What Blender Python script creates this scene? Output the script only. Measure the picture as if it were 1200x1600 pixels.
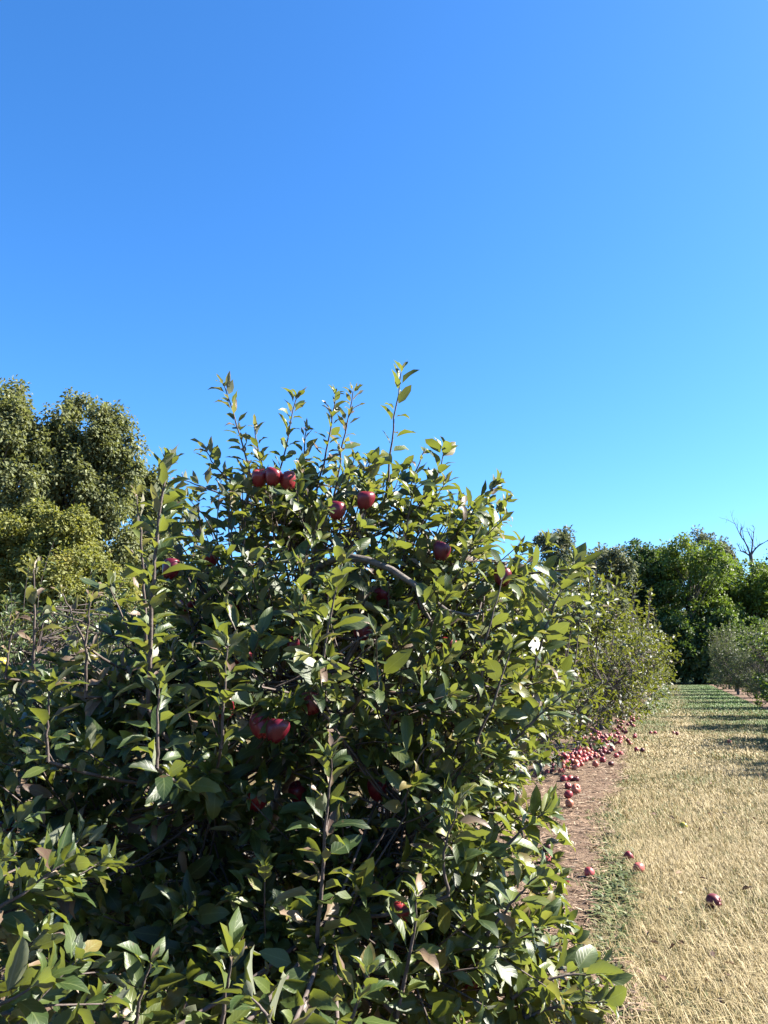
import bpy, math, random
import numpy as np
from mathutils import Vector, Matrix
from mathutils.bvhtree import BVHTree

for o in list(bpy.data.objects):
    bpy.data.objects.remove(o)
scene = bpy.context.scene
COL = scene.collection
rng = np.random.default_rng(7)
R = math.radians

# ------------------------------------------------------------------ camera
EYE = 1.40
YAW, PITCH = R(19.0), R(10.8)
FPX = 1280.0                       # focal length in pixels of a 1200 x 1600 frame
cam = bpy.data.cameras.new('camera')
cam.sensor_fit = 'VERTICAL'
cam.sensor_height = 24.0
cam.lens = 24.0 * FPX / 1600.0
cam.clip_start = 0.05
cam.clip_end = 2000.0
camo = bpy.data.objects.new('camera', cam)
COL.objects.link(camo)
camo.location = (0, 0, EYE)
camo.rotation_euler = (R(90) + PITCH, 0, YAW)
scene.camera = camo

# ------------------------------------------------------------------ sky and sun
SUN_EL, SUN_AZ = R(40), R(62)      # azimuth measured from +Y towards +X
SUN = np.array([math.sin(SUN_AZ) * math.cos(SUN_EL), math.cos(SUN_AZ) * math.cos(SUN_EL), math.sin(SUN_EL)])
world = bpy.data.worlds.new('World')
scene.world = world
world.use_nodes = True
wn, wl = world.node_tree.nodes, world.node_tree.links
sky = wn.new('ShaderNodeTexSky')
sky.sky_type = 'NISHITA'
sky.sun_disc = False
sky.sun_elevation = SUN_EL
sky.sun_rotation = SUN_AZ
sky.dust_density = 0.55
sky.ozone_density = 10.0
hs = wn.new('ShaderNodeHueSaturation')
hs.inputs['Saturation'].default_value = 1.12
wl.new(sky.outputs[0], hs.inputs['Color'])
wl.new(hs.outputs[0], wn['Background'].inputs[0])
wn['Background'].inputs[1].default_value = 0.0635
sl = bpy.data.lights.new('sun', 'SUN')
sl.energy = 5.0
sl.angle = R(0.53)
sl.color = (1.0, 0.93, 0.82)
slo = bpy.data.objects.new('sun', sl)
COL.objects.link(slo)
slo.rotation_euler = Vector(SUN).to_track_quat('Z', 'Y').to_euler()
slo.location = (20, 20, 30)
scene.view_settings.view_transform = 'Standard'
scene.view_settings.look = 'None'
scene.view_settings.exposure = 2.3
scene.view_settings.gamma = 1.0

# ------------------------------------------------------------------ helpers
FW = np.array([-math.sin(YAW) * math.cos(PITCH), math.cos(YAW) * math.cos(PITCH), math.sin(PITCH)])
RT = np.array([math.cos(YAW), math.sin(YAW), 0.0])
UP = np.cross(RT, FW)
CAM = np.array([0, 0, EYE])


def at(px, py, depth):
    """world point seen at photo pixel (px, py), depth metres along the optical axis"""
    return CAM + depth * (FW + RT * (px - 600) / FPX + UP * (800 - py) / FPX)


def on_ground(px, py, z=0.0):
    d = FW + RT * (px - 600) / FPX + UP * (800 - py) / FPX
    t = (z - EYE) / d[2]
    return CAM + d * t


def nrm(v):
    v = np.asarray(v, float)
    return v / (np.linalg.norm(v, axis=-1, keepdims=True) + 1e-12)


def new_mesh(name, verts, faces, mats=(), smooth=True, attrs=None, mat_idx=None):
    """faces: (F,3)/(F,4) array or (flat, sizes); attrs: {name:(type, array)} on points"""
    verts = np.asarray(verts, np.float32)
    if isinstance(faces, tuple):
        flat, sizes = faces
    else:
        faces = np.asarray(faces, np.int32)
        flat = faces.ravel()
        sizes = np.full(len(faces), faces.shape[1], np.int32)
    flat = np.asarray(flat, np.int32)
    sizes = np.asarray(sizes, np.int32)
    me = bpy.data.meshes.new(name)
    me.vertices.add(len(verts))
    me.vertices.foreach_set('co', verts.ravel())
    me.loops.add(len(flat))
    me.loops.foreach_set('vertex_index', flat)
    me.polygons.add(len(sizes))
    st = np.zeros(len(sizes), np.int32)
    st[1:] = np.cumsum(sizes)[:-1]
    me.polygons.foreach_set('loop_start', st)
    if smooth:
        me.polygons.foreach_set('use_smooth', np.ones(len(sizes), bool))
    if mat_idx is not None:
        me.polygons.foreach_set('material_index', np.asarray(mat_idx, np.int32))
    for m in mats:
        me.materials.append(m)
    me.update(calc_edges=True)
    if attrs:
        for k, (tp, arr) in attrs.items():
            a = me.attributes.new(k, tp, 'POINT')
            a.data.foreach_set('vector' if tp == 'FLOAT_VECTOR' else 'value', np.asarray(arr, np.float32).ravel())
    return me


def add_obj(name, me, parent=None, loc=None):
    o = bpy.data.objects.new(name, me)
    COL.objects.link(o)
    if parent is not None:
        o.parent = parent
    if loc is not None:
        o.location = loc
    return o


def empty(name, loc=(0, 0, 0), rz=0.0, s=1.0):
    o = bpy.data.objects.new(name, None)
    COL.objects.link(o)
    o.empty_display_size = 0.2
    o.location = loc
    o.rotation_euler = (0, 0, rz)
    o.scale = (s, s, s)
    return o


def tag(o, label=None, cat=None, group=None, kind=None):
    if label:
        o['label'] = label
    if cat:
        o['category'] = cat
    if group:
        o['group'] = group
    if kind:
        o['kind'] = kind
    return o


class Geo:
    """collects tubes; one build = one mesh"""

    def __init__(s):
        s.v, s.f, s.n = [], [], 0

    def tube(s, pts, rad, k=6):
        pts = np.asarray(pts, float)
        rad = np.broadcast_to(np.asarray(rad, float), (len(pts),))
        tan = np.gradient(pts, axis=0)
        tan = nrm(tan)
        ref = np.array([0, 0, 1.0]) if abs(tan[0][2]) < 0.9 else np.array([1.0, 0, 0])
        a = nrm(np.cross(tan, ref))
        b = np.cross(tan, a)
        th = np.arange(k) * 2 * math.pi / k
        ring = (a[:, None, :] * np.cos(th)[None, :, None] + b[:, None, :] * np.sin(th)[None, :, None]) * rad[:, None, None]
        V = (pts[:, None, :] + ring).reshape(-1, 3)
        n = len(pts)
        i = np.arange(n - 1)[:, None] * k
        j = np.arange(k)[None, :]
        j2 = (j + 1) % k
        F = np.stack([i + j, i + j2, i + k + j2, i + k + j], -1).reshape(-1, 4)
        s.v.append(V)
        s.f.append(F + s.n)
        s.n += len(V)

    def build(s, name, mat, parent=None, kind=None):
        if not s.v:
            return None
        me = new_mesh(name, np.concatenate(s.v), np.concatenate(s.f), [mat])
        o = add_obj(name, me, parent)
        if kind:
            o['kind'] = kind
        return o


def curve(p0, p1, bend=None, n=8):
    p0, p1 = np.asarray(p0, float), np.asarray(p1, float)
    if bend is None:
        bend = np.zeros(3)
    t = np.linspace(0, 1, n)[:, None]
    return p0 * (1 - t) ** 2 + 2 * t * (1 - t) * ((p0 + p1) / 2 + bend) + p1 * t ** 2


# ------------------------------------------------------------------ materials
def mat(name):
    m = bpy.data.materials.new(name)
    m.use_nodes = True
    nt = m.node_tree
    return m, nt.nodes, nt.links, nt.nodes['Principled BSDF'], nt.nodes['Material Output']


def ramp(N, stops, interp='LINEAR'):
    r = N.new('ShaderNodeValToRGB')
    e = r.color_ramp.elements
    r.color_ramp.interpolation = interp
    while len(e) < len(stops):
        e.new(0.5)
    for el, (p, c) in zip(e, stops):
        el.position = p
        el.color = (*c, 1)
    return r


def noise(N, L, scale, detail=4, vec=None, rough=0.55):
    n = N.new('ShaderNodeTexNoise')
    n.inputs['Scale'].default_value = scale
    n.inputs['Detail'].default_value = detail
    n.inputs['Roughness'].default_value = rough
    if vec is not None:
        L.new(vec, n.inputs['Vector'])
    return n


def mixc(N, L, fac, a, b, mode='MIX'):
    m = N.new('ShaderNodeMix')
    m.data_type = 'RGBA'
    m.blend_type = mode
    for sock, v in ((m.inputs[0], fac), (m.inputs[6], a), (m.inputs[7], b)):
        if hasattr(v, 'is_linked') or isinstance(v, bpy.types.NodeSocket):
            L.new(v, sock)
        elif isinstance(v, (int, float)):
            sock.default_value = v
        else:
            sock.default_value = (*v, 1)
    return m.outputs[2]


def math_node(N, L, op, a, b=None):
    m = N.new('ShaderNodeMath')
    m.operation = op
    for sock, v in zip(m.inputs, (a, b)):
        if v is None:
            continue
        if isinstance(v, (int, float)):
            sock.default_value = v
        else:
            L.new(v, sock)
    return m.outputs[0]


def apple_leaf_mat(name, stops, back, trans, tfac=0.33, rough=0.42, veins=True):
    """two-sided leaf: glossy upper face, pale downy underside, light coming through"""
    m, N, L, P, O = mat(name)
    at_ = N.new('ShaderNodeAttribute')
    at_.attribute_name = 'tint'
    r = ramp(N, stops)
    L.new(at_.outputs['Fac'], r.inputs[0])
    geo = N.new('ShaderNodeNewGeometry')
    nz = noise(N, L, 55, 3)
    col = mixc(N, L, 0.35, r.outputs[0], mixc(N, L, nz.outputs[0], (0.3, 0.3, 0.3), (1.6, 1.6, 1.4)), 'MULTIPLY')
    bk = mixc(N, L, 0.30, back, r.outputs[0])
    if veins:
        lu = N.new('ShaderNodeAttribute')
        lu.attribute_name = 'leaf_uv'
        sp = N.new('ShaderNodeSeparateXYZ')
        L.new(lu.outputs['Vector'], sp.inputs[0])
        au = math_node(N, L, 'ABSOLUTE', sp.outputs[0])
        mid = math_node(N, L, 'LESS_THAN', au, 0.07)
        side = math_node(N, L, 'SUBTRACT', math_node(N, L, 'MULTIPLY', sp.outputs[1], 44), math_node(N, L, 'MULTIPLY', au, 13))
        sv = math_node(N, L, 'SINE', side)
        svp = math_node(N, L, 'POWER', math_node(N, L, 'MAXIMUM', sv, 0.0), 6)
        vein = math_node(N, L, 'MAXIMUM', mid, math_node(N, L, 'MULTIPLY', svp, 0.35))
        col = mixc(N, L, math_node(N, L, 'MULTIPLY', vein, 0.3), col, (0.20, 0.24, 0.09))
        bk = mixc(N, L, math_node(N, L, 'MULTIPLY', vein, 0.4), bk, (0.34, 0.36, 0.24))
        bmp = N.new('ShaderNodeBump')
        bmp.inputs['Strength'].default_value = 0.22
        bmp.inputs['Distance'].default_value = 0.004
        L.new(math_node(N, L, 'MULTIPLY', vein, -1.0), bmp.inputs['Height'])
        L.new(bmp.outputs[0], P.inputs['Normal'])
    if veins:
        sn = noise(N, L, 70, 2)
        spot = math_node(N, L, 'GREATER_THAN', sn.outputs[0], 0.675)
        col = mixc(N, L, math_node(N, L, 'MULTIPLY', spot, 0.75), col, (0.07, 0.04, 0.022))
    fin = mixc(N, L, geo.outputs['Backfacing'], col, bk)
    L.new(fin, P.inputs['Base Color'])
    rg = N.new('ShaderNodeMix')
    rg.inputs[2].default_value = rough
    rg.inputs[3].default_value = 0.75
    L.new(geo.outputs['Backfacing'], rg.inputs[0])
    L.new(rg.outputs[0], P.inputs['Roughness'])
    P.inputs['Specular IOR Level'].default_value = 0.5
    T = N.new('ShaderNodeBsdfTranslucent')
    tr = mixc(N, L, 0.65, r.outputs[0], trans, 'MIX')
    L.new(tr, T.inputs[0])
    mx = N.new('ShaderNodeMixShader')
    mx.inputs[0].default_value = tfac
    L.new(P.outputs[0], mx.inputs[1])
    L.new(T.outputs[0], mx.inputs[2])
    L.new(mx.outputs[0], O.inputs[0])
    return m


M_LEAF = apple_leaf_mat('apple_leaf', [(0.0, (0.009, 0.024, 0.008)), (0.35, (0.029, 0.056, 0.014)), (0.62, (0.072, 0.100, 0.021)),
                                       (0.80, (0.140, 0.140, 0.022)), (0.88, (0.17, 0.12, 0.04)), (0.95, (0.18, 0.125, 0.09)), (1.0, (0.09, 0.055, 0.045))],
                        (0.195, 0.205, 0.15), (0.22, 0.25, 0.024), 0.36, 0.45)
M_LEAF2 = apple_leaf_mat('pale_leaf', [(0.0, (0.028, 0.048, 0.014)), (0.5, (0.058, 0.085, 0.026)), (0.85, (0.11, 0.13, 0.04)), (1.0, (0.17, 0.14, 0.045))],
                         (0.12, 0.14, 0.09), (0.15, 0.19, 0.035), veins=False)


def bark_mat(name, c0, c1, sc=30):
    m, N, L, P, O = mat(name)
    n = noise(N, L, sc, 5)
    r = ramp(N, [(0.3, c0), (0.7, c1)])
    L.new(n.outputs[0], r.inputs[0])
    L.new(r.outputs[0], P.inputs['Base Color'])
    P.inputs['Roughness'].default_value = 0.85
    b = N.new('ShaderNodeBump')
    b.inputs['Strength'].default_value = 0.6
    b.inputs['Distance'].default_value = 0.01
    L.new(n.outputs[0], b.inputs['Height'])
    L.new(b.outputs[0], P.inputs['Normal'])
    return m


M_BARK = bark_mat('apple_bark', (0.04, 0.032, 0.027), (0.15, 0.13, 0.11), 35)
M_TWIG = bark_mat('twig_bark', (0.04, 0.028, 0.024), (0.11, 0.085, 0.075), 60)
M_TRUNK = bark_mat('forest_bark', (0.03, 0.025, 0.02), (0.10, 0.085, 0.07), 6)
M_DEAD = bark_mat('dead_wood', (0.06, 0.05, 0.045), (0.12, 0.105, 0.09), 4)


def apple_mat(name, stops, spread=0.45, rough=0.32):
    m, N, L, P, O = mat(name)
    tc = N.new('ShaderNodeTexCoord')
    mp = N.new('ShaderNodeMapping')
    mp.inputs['Scale'].default_value = (60, 60, 7)
    L.new(tc.outputs['Object'], mp.inputs[0])
    oi = N.new('ShaderNodeObjectInfo')
    ad = N.new('ShaderNodeVectorMath')
    ad.operation = 'ADD'
    L.new(mp.outputs[0], ad.inputs[0])
    cx = N.new('ShaderNodeCombineXYZ')
    L.new(math_node(N, L, 'MULTIPLY', oi.outputs['Random'], 50), cx.inputs[0])
    L.new(cx.outputs[0], ad.inputs[1])
    n = noise(N, L, 1.0, 3, ad.outputs[0])
    f = math_node(N, L, 'ADD', n.outputs[0], math_node(N, L, 'MULTIPLY', math_node(N, L, 'SUBTRACT', oi.outputs['Random'], 0.5), spread))
    r = ramp(N, stops)
    L.new(f, r.inputs[0])
    L.new(r.outputs[0], P.inputs['Base Color'])
    P.inputs['Roughness'].default_value = rough
    P.inputs['Specular IOR Level'].default_value = 0.45
    return m


M_RED = apple_mat('red_apple_skin', [(0.25, (0.050, 0.002, 0.008)), (0.5, (0.115, 0.005, 0.014)), (0.75, (0.19, 0.016, 0.022)), (0.95, (0.22, 0.06, 0.03))], rough=0.34)
M_WIND = apple_mat('windfall_skin', [(0.15, (0.0630, 0.0138, 0.0138)), (0.35, (0.1607, 0.0138, 0.0207)), (0.6, (0.2525, 0.0321, 0.0413)), (0.8, (0.3328, 0.0861, 0.0688)), (0.97, (0.3443, 0.1836, 0.0861))], spread=0.75, rough=0.5)
M_YEL = apple_mat('yellow_apple_skin', [(0.3, (0.2550, 0.2295, 0.0255)), (0.8, (0.3570, 0.2890, 0.0595))])


def plain_mat(name, stops, scale, rough=0.9, attr=None, trans=0.0):
    m, N, L, P, O = mat(name)
    r = ramp(N, stops)
    if attr:
        a = N.new('ShaderNodeAttribute')
        a.attribute_name = attr
        L.new(a.outputs['Fac'], r.inputs[0])
    else:
        n = noise(N, L, scale, 6)
        L.new(n.outputs[0], r.inputs[0])
    L.new(r.outputs[0], P.inputs['Base Color'])
    P.inputs['Roughness'].default_value = rough
    if trans:
        T = N.new('ShaderNodeBsdfTranslucent')
        L.new(r.outputs[0], T.inputs[0])
        mx = N.new('ShaderNodeMixShader')
        mx.inputs[0].default_value = trans
        L.new(P.outputs[0], mx.inputs[1])
        L.new(T.outputs[0], mx.inputs[2])
        L.new(mx.outputs[0], O.inputs[0])
    return m


# grass: tint 0 = bleached straw .. 0.5 = tired olive .. 1 = fresh green
GRASS_STOPS = [(0.0, (0.385, 0.312, 0.170)), (0.22, (0.250, 0.187, 0.075)), (0.42, (0.140, 0.116, 0.038)), (0.7, (0.092, 0.118, 0.030)), (1.0, (0.064, 0.130, 0.020))]
M_GRASS = plain_mat('grass_blade', GRASS_STOPS, 1, 0.7, 'tint', 0.25)
M_WEED = plain_mat('weed_leaf', [(0.0, (0.032, 0.050, 0.012)), (0.6, (0.072, 0.098, 0.024)), (1.0, (0.16, 0.165, 0.06))], 1, 0.6, 'tint', 0.25)
M_STRAW = plain_mat('litter', [(0.0, (0.0425, 0.0255, 0.0170)), (0.4, (0.1530, 0.0935, 0.0578)), (0.8, (0.2550, 0.1742, 0.1105)), (1.0, (0.3570, 0.2890, 0.2040))], 1, 0.9, 'tint')
M_DRY = plain_mat('dry_leaf', [(0.0, (0.0595, 0.0255, 0.0170)), (0.5, (0.1700, 0.0935, 0.0510)), (1.0, (0.3060, 0.2295, 0.1445))], 1, 0.8, 'tint', 0.1)


def ground_mat():
    m, N, L, P, O = mat('lawn_soil')
    tc = N.new('ShaderNodeTexCoord')
    n1 = noise(N, L, 0.6, 5, tc.outputs['Object'])
    n2 = noise(N, L, 40, 5, tc.outputs['Object'], 0.7)
    sp = N.new('ShaderNodeSeparateXYZ')
    L.new(tc.outputs['Object'], sp.inputs[0])
    mr = N.new('ShaderNodeMapRange')
    mr.inputs[1].default_value = 12
    mr.inputs[2].default_value = 45
    L.new(sp.outputs[1], mr.inputs[0])
    f = math_node(N, L, 'ADD', math_node(N, L, 'MULTIPLY', n1.outputs[0], 0.5), math_node(N, L, 'MULTIPLY', mr.outputs[0], 0.40))
    r = ramp(N, [(0.15, (0.1230, 0.0902, 0.0476)), (0.4, (0.0984, 0.0820, 0.0344)), (0.6, (0.0574, 0.0697, 0.0230)), (0.85, (0.0328, 0.0574, 0.0131))])
    L.new(f, r.inputs[0])
    c = mixc(N, L, 0.6, r.outputs[0], mixc(N, L, n2.outputs[0], (0.25, 0.25, 0.25), (1.6, 1.6, 1.6)), 'MULTIPLY')
    L.new(c, P.inputs['Base Color'])
    P.inputs['Roughness'].default_value = 1.0
    P.inputs['Specular IOR Level'].default_value = 0.1
    b = N.new('ShaderNodeBump')
    b.inputs['Distance'].default_value = 0.03
    L.new(n2.outputs[0], b.inputs['Height'])
    L.new(b.outputs[0], P.inputs['Normal'])
    return m


def soil_mat():
    m, N, L, P, O = mat('bare_soil')
    tc = N.new('ShaderNodeTexCoord')
    n1 = noise(N, L, 3, 6, tc.outputs['Object'], 0.65)
    n2 = noise(N, L, 70, 5, tc.outputs['Object'], 0.75)
    r = ramp(N, [(0.3, (0.085, 0.056, 0.039)), (0.5, (0.138, 0.094, 0.066)), (0.72, (0.20, 0.145, 0.10))])
    L.new(n1.outputs[0], r.inputs[0])
    c = mixc(N, L, 0.55, r.outputs[0], mixc(N, L, n2.outputs[0], (0.2, 0.2, 0.2), (1.7, 1.7, 1.7)), 'MULTIPLY')
    L.new(c, P.inputs['Base Color'])
    P.inputs['Roughness'].default_value = 1.0
    P.inputs['Specular IOR Level'].default_value = 0.1
    b = N.new('ShaderNodeBump')
    b.inputs['Distance'].default_value = 0.02
    L.new(n2.outputs[0], b.inputs['Height'])
    L.new(b.outputs[0], P.inputs['Normal'])
    return m


M_GROUND, M_SOIL = ground_mat(), soil_mat()

# ------------------------------------------------------------------ ground
g = 700.0
add_obj('ground', new_mesh('ground', [(-g, -g, 0), (g, -g, 0), (g, g, 0), (-g, g, 0)], [[0, 1, 2, 3]], [M_GROUND], False))
tag(bpy.data.objects['ground'], 'dry mown grass ground of the orchard', kind='structure')


def fnoise(x, y, seed=0):
    """cheap smooth noise from summed sines, about -1..1"""
    r = np.random.default_rng(seed)
    v = 0
    for k in range(7):
        f = 0.35 * 1.7 ** k
        a, b = r.uniform(0, 6.28, 2)
        th = r.uniform(0, 6.28)
        v = v + np.sin((x * math.cos(th) + y * math.sin(th)) * f * 2 + a) * 0.75 ** k
    return v / 2.2


def edge_x(y):
    """grass edge of the bare strip under the left row"""
    y = np.asarray(y, float)
    base = np.interp(y, [0, 4.0, 4.7, 5.1, 6.4, 8.3, 11.2, 17, 23, 38, 80], [-0.3, -0.33, -0.39, -0.46, -0.58, -0.75, -0.74, -0.95, -1.12, -1.1, -0.6])
    return base + 0.05 * np.sin(y * 5.1) + 0.035 * np.sin(y * 11.7 + 1) + 0.02 * np.sin(y * 27)


def strip(name, x0f, x1f, ys, nx, amp, seed, z0=0.006):
    r = np.random.default_rng(seed)
    V = []
    for y in ys:
        x = np.linspace(x0f(y), x1f(y), nx)
        z = z0 + amp * (0.5 + 0.5 * fnoise(x * 2.5, np.full(nx, y * 2.5), seed)) + r.uniform(0, amp * 0.35, nx)
        z[0] = z[-1] = 0.004
        V.append(np.stack([x, np.full(nx, y), z], -1))
    V = np.concatenate(V)
    i = np.arange(len(ys) - 1)[:, None] * nx
    j = np.arange(nx - 1)[None, :]
    F = np.stack([i + j, i + j + 1, i + nx + j + 1, i + nx + j], -1).reshape(-1, 4)
    o = add_obj(name, new_mesh(name, V, F, [M_SOIL]))
    o['kind'] = 'structure'
    return o


ys = np.concatenate([np.arange(-3, 16, 0.05), np.arange(16, 82, 0.4)])
strip('soil_strip', lambda y: -3.1, lambda y: float(edge_x(y)), ys, 48, 0.03, 3)
strip('soil_strip_right', lambda y: 3.0 + 0.1 * math.sin(y * 1.3), lambda y: 5.2, np.arange(6, 82, 0.3), 24, 0.03, 5)
strip('soil_strip_far_left', lambda y: -7.6, lambda y: -5.3 + 0.12 * math.sin(y * 1.7), np.arange(-2, 60, 0.3), 24, 0.03, 6)


# ------------------------------------------------------------------ leaves
def leaf_template(r, rows=7, width=0.27, fold=None, bend=None, curl=0.0, wave=0.03):
    """leaf of length 1 along +Y, upper face +Z, petiole from the origin; returns verts, leaf_uv"""
    fold = r.uniform(0.05, 0.85) if fold is None else fold
    bend = r.uniform(-0.2, 1.5) if bend is None else bend
    tw = r.uniform(-0.5, 0.5)
    t = np.linspace(0, 1, rows)
    prof = np.sin(np.pi * np.clip(t, 0, 1) ** 0.82) ** 0.72 * (1 - 0.18 * t)
    prof[0], prof[-1] = 0.03, 0.0
    V, U = [], []
    pet = 0.20
    # petiole: two base points
    V += [(-0.012, 0, 0), (0.012, 0, 0)]
    U += [(0, 0, 0), (0, 0, 0)]
    y = z = 0.0
    pos = np.array([0.0, pet, 0.02])
    ang = 0.12
    pts = []
    for i, tt in enumerate(t):
        pts.append((pos.copy(), ang))
        stp = 1.0 / (rows - 1)
        ang -= bend * stp * (0.5 + tt)
        pos = pos + np.array([0, math.cos(ang), math.sin(ang)]) * stp
    for i, (p, an) in enumerate(pts):
        w = width * prof[i]
        tws = tw * t[i] + 0.0
        wv = wave * math.sin(i * 2.2 + tw * 9)
        f = fold + curl * t[i]
        for sgn in (-1, 0, 1):
            lx = sgn * w * math.cos(f)
            lz = abs(sgn) * (w * math.sin(f) + wv * sgn)
            x = lx * math.cos(tws) - lz * math.sin(tws)
            zz = lx * math.sin(tws) + lz * math.cos(tws)
            V.append((x, p[1] - zz * math.sin(an), p[2] + zz * math.cos(an)))
            U.append((sgn, t[i], 0))
    return np.array(V), np.array(U)


def leaf_faces(rows=7):
    F = []
    o = 2
    F.append((0, 1, o + 2, o + 1))
    F.append((0, o + 1, o, 0))
    quads = [(0, 1, o + 1, o + 1)]
    Q = []
    for i in range(rows - 1):
        a, b = o + 3 * i, o + 3 * (i + 1)
        Q += [(a, a + 1, b + 1, b), (a + 1, a + 2, b + 2, b + 1)]
    flat, sizes = [], []
    flat += [0, 1, o + 1]
    sizes.append(3)
    for i, q in enumerate(Q):
        if i >= len(Q) - 2:       # the tip closes to a point
            tri = [q[0], q[1], q[2]] if i == len(Q) - 2 else [q[0], q[1], q[3]]
            flat += tri
            sizes.append(3)
        else:
            flat += list(q)
            sizes.append(4)
    return np.array(flat), np.array(sizes)


class LeafKit:
    def __init__(s, n, seed, mat_, rows=7, width=0.27, tints=None, curl_dead=0):
        r = np.random.default_rng(seed)
        s.mat = mat_
        s.V, s.U = [], None
        for i in range(n):
            dead = i >= n - curl_dead
            v, u = leaf_template(r, rows, width * r.uniform(0.85, 1.12) * (0.8 if dead else 1), fold=r.uniform(0.3, 0.85) if dead else None,
                                 bend=r.uniform(-1.0, 1.3) if dead else None, wave=0.06 if dead else 0.035)
            s.V.append(v)
            s.U = u
        s.V = np.array(s.V)
        s.F = leaf_faces(rows)
        s.nd = curl_dead
        s.n = n
        s.tints = tints
        s.cache = {}

    def mesh(s, var, tq):
        """one shared mesh for shape var and tint step tq"""
        k = (var, tq)
        if k not in s.cache:
            nv = len(s.V[var])
            s.cache[k] = new_mesh('leaf', s.V[var], s.F, [s.mat], attrs={'tint': ('FLOAT', np.full(nv, tq / 20.0)), 'leaf_uv': ('FLOAT_VECTOR', s.U)})
        return s.cache[k]

    def joined(s, name, lv):
        """lv: dict of arrays pos, rot (N,3,3 columns x,y,z), size, var, tint"""
        V = np.einsum('nij,nvj->nvi', lv['rot'], s.V[lv['var']]) * lv['size'][:, None, None] + lv['pos'][:, None, :]
        n, nv = V.shape[:2]
        flat, sizes = s.F
        FF = (flat[None, :] + (np.arange(n) * nv)[:, None]).ravel()
        SS = np.tile(sizes, n)
        return new_mesh(name, V.reshape(-1, 3), (FF, SS), [s.mat],
                        attrs={'tint': ('FLOAT', np.repeat(lv['tint'], nv)), 'leaf_uv': ('FLOAT_VECTOR', np.tile(s.U, (n, 1)))})


class Leaves:
    def __init__(s):
        s.p, s.d, s.n, s.s, s.v, s.t = [], [], [], [], [], []

    def add(s, p, d, n, size, var, tint):
        s.p.append(p); s.d.append(d); s.n.append(n); s.s.append(size); s.v.append(var); s.t.append(tint)

    def arrays(s):
        p, d, n = np.array(s.p), nrm(np.array(s.d)), np.array(s.n)
        x = nrm(np.cross(d, n))
        z = np.cross(x, d)
        return dict(pos=p, rot=np.stack([x, d, z], -1), size=np.array(s.s), var=np.array(s.v), tint=np.array(s.t))


def pick(lv, mask):
    return {k: v[mask] for k, v in lv.items()}


KIT = LeafKit(36, 11, M_LEAF, 7, 0.258, curl_dead=6)
KIT.rest = LeafKit(36, 11, M_LEAF, 5, 0.258, curl_dead=6)
M_LEAF_ROW = apple_leaf_mat('row_apple_leaf', [(0.0, (0.012, 0.022, 0.006)), (0.35, (0.036, 0.056, 0.011)), (0.62, (0.085, 0.10, 0.017)), (0.80, (0.14, 0.135, 0.022)), (0.95, (0.16, 0.11, 0.07)), (1.0, (0.09, 0.055, 0.045))],
                           (0.10, 0.112, 0.055), (0.20, 0.225, 0.015), 0.33, 0.55, veins=False)
KIT_LOW = LeafKit(14, 12, M_LEAF_ROW, 4, 0.27, curl_dead=2)
KIT_PALE = LeafKit(14, 13, M_LEAF2, 4, 0.20, curl_dead=2)


def shoot(lv, geo, pts, r0, r1, r, kit, leaf=0.085, step=0.030, start=0.25, dry=0.06, tint=(0.38, 0.17), tips=6, sides=5, spread=0.8, phase=None):
    """a leafy shoot: twig tube + leaves in a spiral and a tuft at its tip"""
    pts = np.asarray(pts, float)
    seg = np.linalg.norm(np.diff(pts, axis=0), axis=1)
    L = seg.sum()
    cum = np.concatenate([[0], np.cumsum(seg)])
    geo.tube(pts, np.linspace(r0, r1, len(pts)), sides)
    ph = r.uniform(0, 6.28) if phase is None else phase
    s = start * L
    items = []
    while s < L:
        items.append((s, 1.0))
        s += step * r.uniform(0.7, 1.35)
    items += [(L - r.uniform(0, 0.012), 0.75) for _ in range(tips)]
    for i, (s, k) in enumerate(items):
        P = np.array([np.interp(s, cum, pts[:, c]) for c in range(3)])
        q = np.array([np.interp(min(L, s + 0.02), cum, pts[:, c]) for c in range(3)])
        p0 = np.array([np.interp(max(0, s - 0.02), cum, pts[:, c]) for c in range(3)])
        T = nrm(q - p0)
        ph += 2.4 + r.uniform(-0.35, 0.35)
        ref = np.array([0.3, 0.2, 1.0]) if abs(T[2]) < 0.8 else np.array([1.0, 0.2, 0])
        a = nrm(np.cross(T, ref))
        b = np.cross(T, a)
        rad = a * math.cos(ph) + b * math.sin(ph)
        up_k = (1 - s / L)
        tk = 0.45 + 0.5 * (s / L) ** 2 + r.normal(0, 0.15) if k == 1.0 else r.uniform(0.5, 1.7)
        d = T * tk + rad * spread + np.array([0, 0, -0.18 * up_k - 0.05]) + r.normal(0, 0.16, 3)
        d = nrm(d)
        nn = np.array([0, 0, 1.0]) * 0.40 + T * 0.65 + SUN * 0.30 - rad * 0.45 + r.normal(0, 0.45, 3)
        sz = 1.15 * leaf * r.uniform(0.52, 1.15) * (0.72 if k < 1 else 1) * (1 - 0.25 * (s / L) ** 3)
        isdry = r.random() < dry
        if isdry:
            var = kit.n - 1 - r.integers(kit.nd)
            tt = r.uniform(0.93, 1.0)
            sz *= 1.0
        else:
            var = r.integers(kit.n - kit.nd)
            tt = float(np.clip(r.normal(*tint), 0.0, 0.86))
        lv.add(P, d, nn, sz, var, tt)


def limb_points(limbs):
    return np.concatenate(limbs)


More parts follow.
